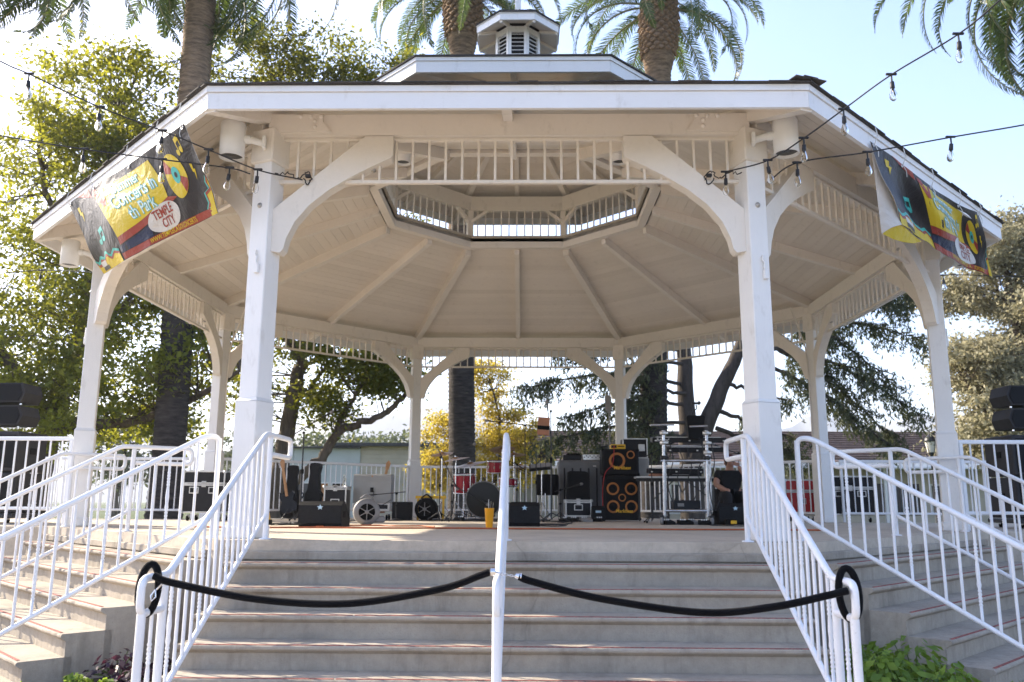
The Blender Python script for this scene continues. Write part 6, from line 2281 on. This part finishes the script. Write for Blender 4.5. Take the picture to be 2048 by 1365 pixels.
# ---- more hardware crowding the back line
mic_stand('black boom stand right of the bass drum', (.02, 2.2, 0), 1.0, ((.14, 2.2, .93), (-.22, 2.4, 1.12)), True, .22)
mic_stand('black boom stand over the floor tom', (-1.22, 3.2, 0), 1.25, ((-1.30, 3.2, 1.2), (-.95, 3.1, 1.36)), True, .22)
mic_stand('low black boom stand aimed at the black loudspeaker', (.80, 2.2, 0), .55, ((.70, 2.2, .52), (1.05, 2.35, .62)), True, .2)
mic_stand('black boom stand at the left of the chrome keyboard rack', (2.30, 1.2, 0), 1.15, ((2.2, 1.2, 1.1), (2.6, 1.1, 1.3)), True, .24)
mic_stand('black boom stand behind the seated person', (3.95, 1.9, 0), 1.2, ((4.05, 1.9, 1.15), (3.62, 1.8, 1.3)), True, .24)
rq = random.Random(91)
for k, (x, y, lab) in enumerate(((.82, 1.55, 'black stomp box nearest the tripod of the tablet stand'), (1.0, 1.75, 'black stomp box before the low flight case'), (1.2, 1.65, 'grey stomp box left of the bass cabinets'), (1.45, 1.8, 'black stomp box at the foot of the bass cabinets'),
                                  (2.35, .0, 'black pedal between the left casters of the chrome rack'), (2.62, .1, 'black expression pedal under the chrome rack'), (2.78, .28, 'grey pedal under the chrome rack'), (2.9, -.05, 'black pedal beside the right caster of the chrome rack'), (-.02, 1.75, 'chrome bass drum pedal box beside the middle wedge'), (-.98, 1.85, 'black junction box left of the bass drum'))):
    t = thing('stomp_box', (x, y, 0), lab, 'pedal', 'pedals on the stage floor', rq.uniform(-.4, .4))
    W = WM[t]
    m = MB(); m.prism([(-.07, .002), (.08, .002), (.08, .075), (-.07, .045)], -.06-.03*(k % 2), .06+.03*(k % 3), 'x', W); m.build('chassis', M_GREYP if 'grey' in lab else M_RUBBER, t)
    for q in range(3):
        m = MB(); m.lathe([(.011, 0), (.010, .02)], 8, W @ T(-.035+.035*q, .05, .066)); m.build('knob', M_ALU, t)
for k, (x, y, lab) in enumerate(((-.95, 1.9, 'black cable heap at the left foot of the drum kit'), (-.25, 1.7, 'black cable heap before the bass drum'), (.75, 1.5, 'black cable heap under the tablet stand'), (1.25, 2.0, 'black cable heap before the low flight case'), (2.6, .3, 'black cable heap under the chrome rack'), (3.0, .5, 'black cable heap at the right caster of the chrome rack'), (.55, -.4, 'black cable loop behind the middle wedge'))):
    floor_cable(lab, [(x+(.22+.05*math.sin(i*2.3))*math.cos(i*1.15+k), y+(.2+.06*math.cos(i*1.9))*math.sin(i*1.15+k)) for i in range(18)], .008)

for k, (x, y, z0_, z1_, lab) in enumerate(((2.42, .10, 1.30, .35, 'black cable drooping down the left upright of the chrome rack'), (2.60, .25, 1.18, .50, 'black cable hanging left of centre in the chrome rack'), (2.74, .30, 1.18, .30, 'black cable hanging at the centre of the chrome rack'), (2.90, .12, 1.34, .55, 'black cable drooping right of centre in the chrome rack'), (3.06, .10, 1.32, .22, 'black cable down the right upright of the chrome rack'))):
    m = MB(); m.tube(limb_path([(x, y, z0_), (x+.05, y-.03, (z0_*2+z1_)/3), (x-.04, y-.02, (z0_+z1_*2)/3), (x+.03, y, z1_), (x+.12, y+.05, z1_+.15)], 7), .008, 5)
    tag(m.build('hanging_cable', M_CABLE), lab, 'cable', 'cables hanging on the chrome rack')
t = thing('power_supply', (2.62, .42, .24), 'black rack unit resting low inside the chrome rack', 'electronics')
m = MB(); m.box((2.70, .40, .30), (.42, .30, .14), .01); m.build('body', M_CASEB, t)
m = MB(); m.box((2.60, .246, .30), (.10, .008, .05), .003); m.build('panel', M_GREYP, t)
t = thing('cymbal_stand', (-.28, 3.3, 0), 'tall cymbal on a stand at the back of the drum kit', 'cymbal')
stand_at('stand', -.28, 3.3, 1.34, .24, 3, t)
cymbal('cymbal', (-.28, 3.3, 1.34), .25, R(-12), R(20), t)
t = thing('cymbal_stand', (-1.42, 2.95, 0), 'cymbal on a stand at the far left of the drum kit', 'cymbal')
stand_at('stand', -1.42, 2.95, 1.22, .24, 3, t)
cymbal('cymbal', (-1.42, 2.95, 1.22), .22, R(14), R(-30), t)
# ---------------------------------------------------------------- air
hz = bpy.data.materials.new('haze')
hz.use_nodes = True
nt = hz.node_tree
nt.nodes.remove(nt.nodes['Principled BSDF'])
pv = nt.nodes.new('ShaderNodeVolumePrincipled')
pv.inputs['Color'].default_value = (.86, .91, 1, 1)
pv.inputs['Density'].default_value = .00040
pv.inputs['Anisotropy'].default_value = .3
nt.links.new(pv.outputs[0], nt.nodes['Material Output'].inputs['Volume'])
m = MB(); m.box((0, 0, 120-1.5), (8200, 8200, 243))
tag(m.build('haze', hz), kind='stuff')
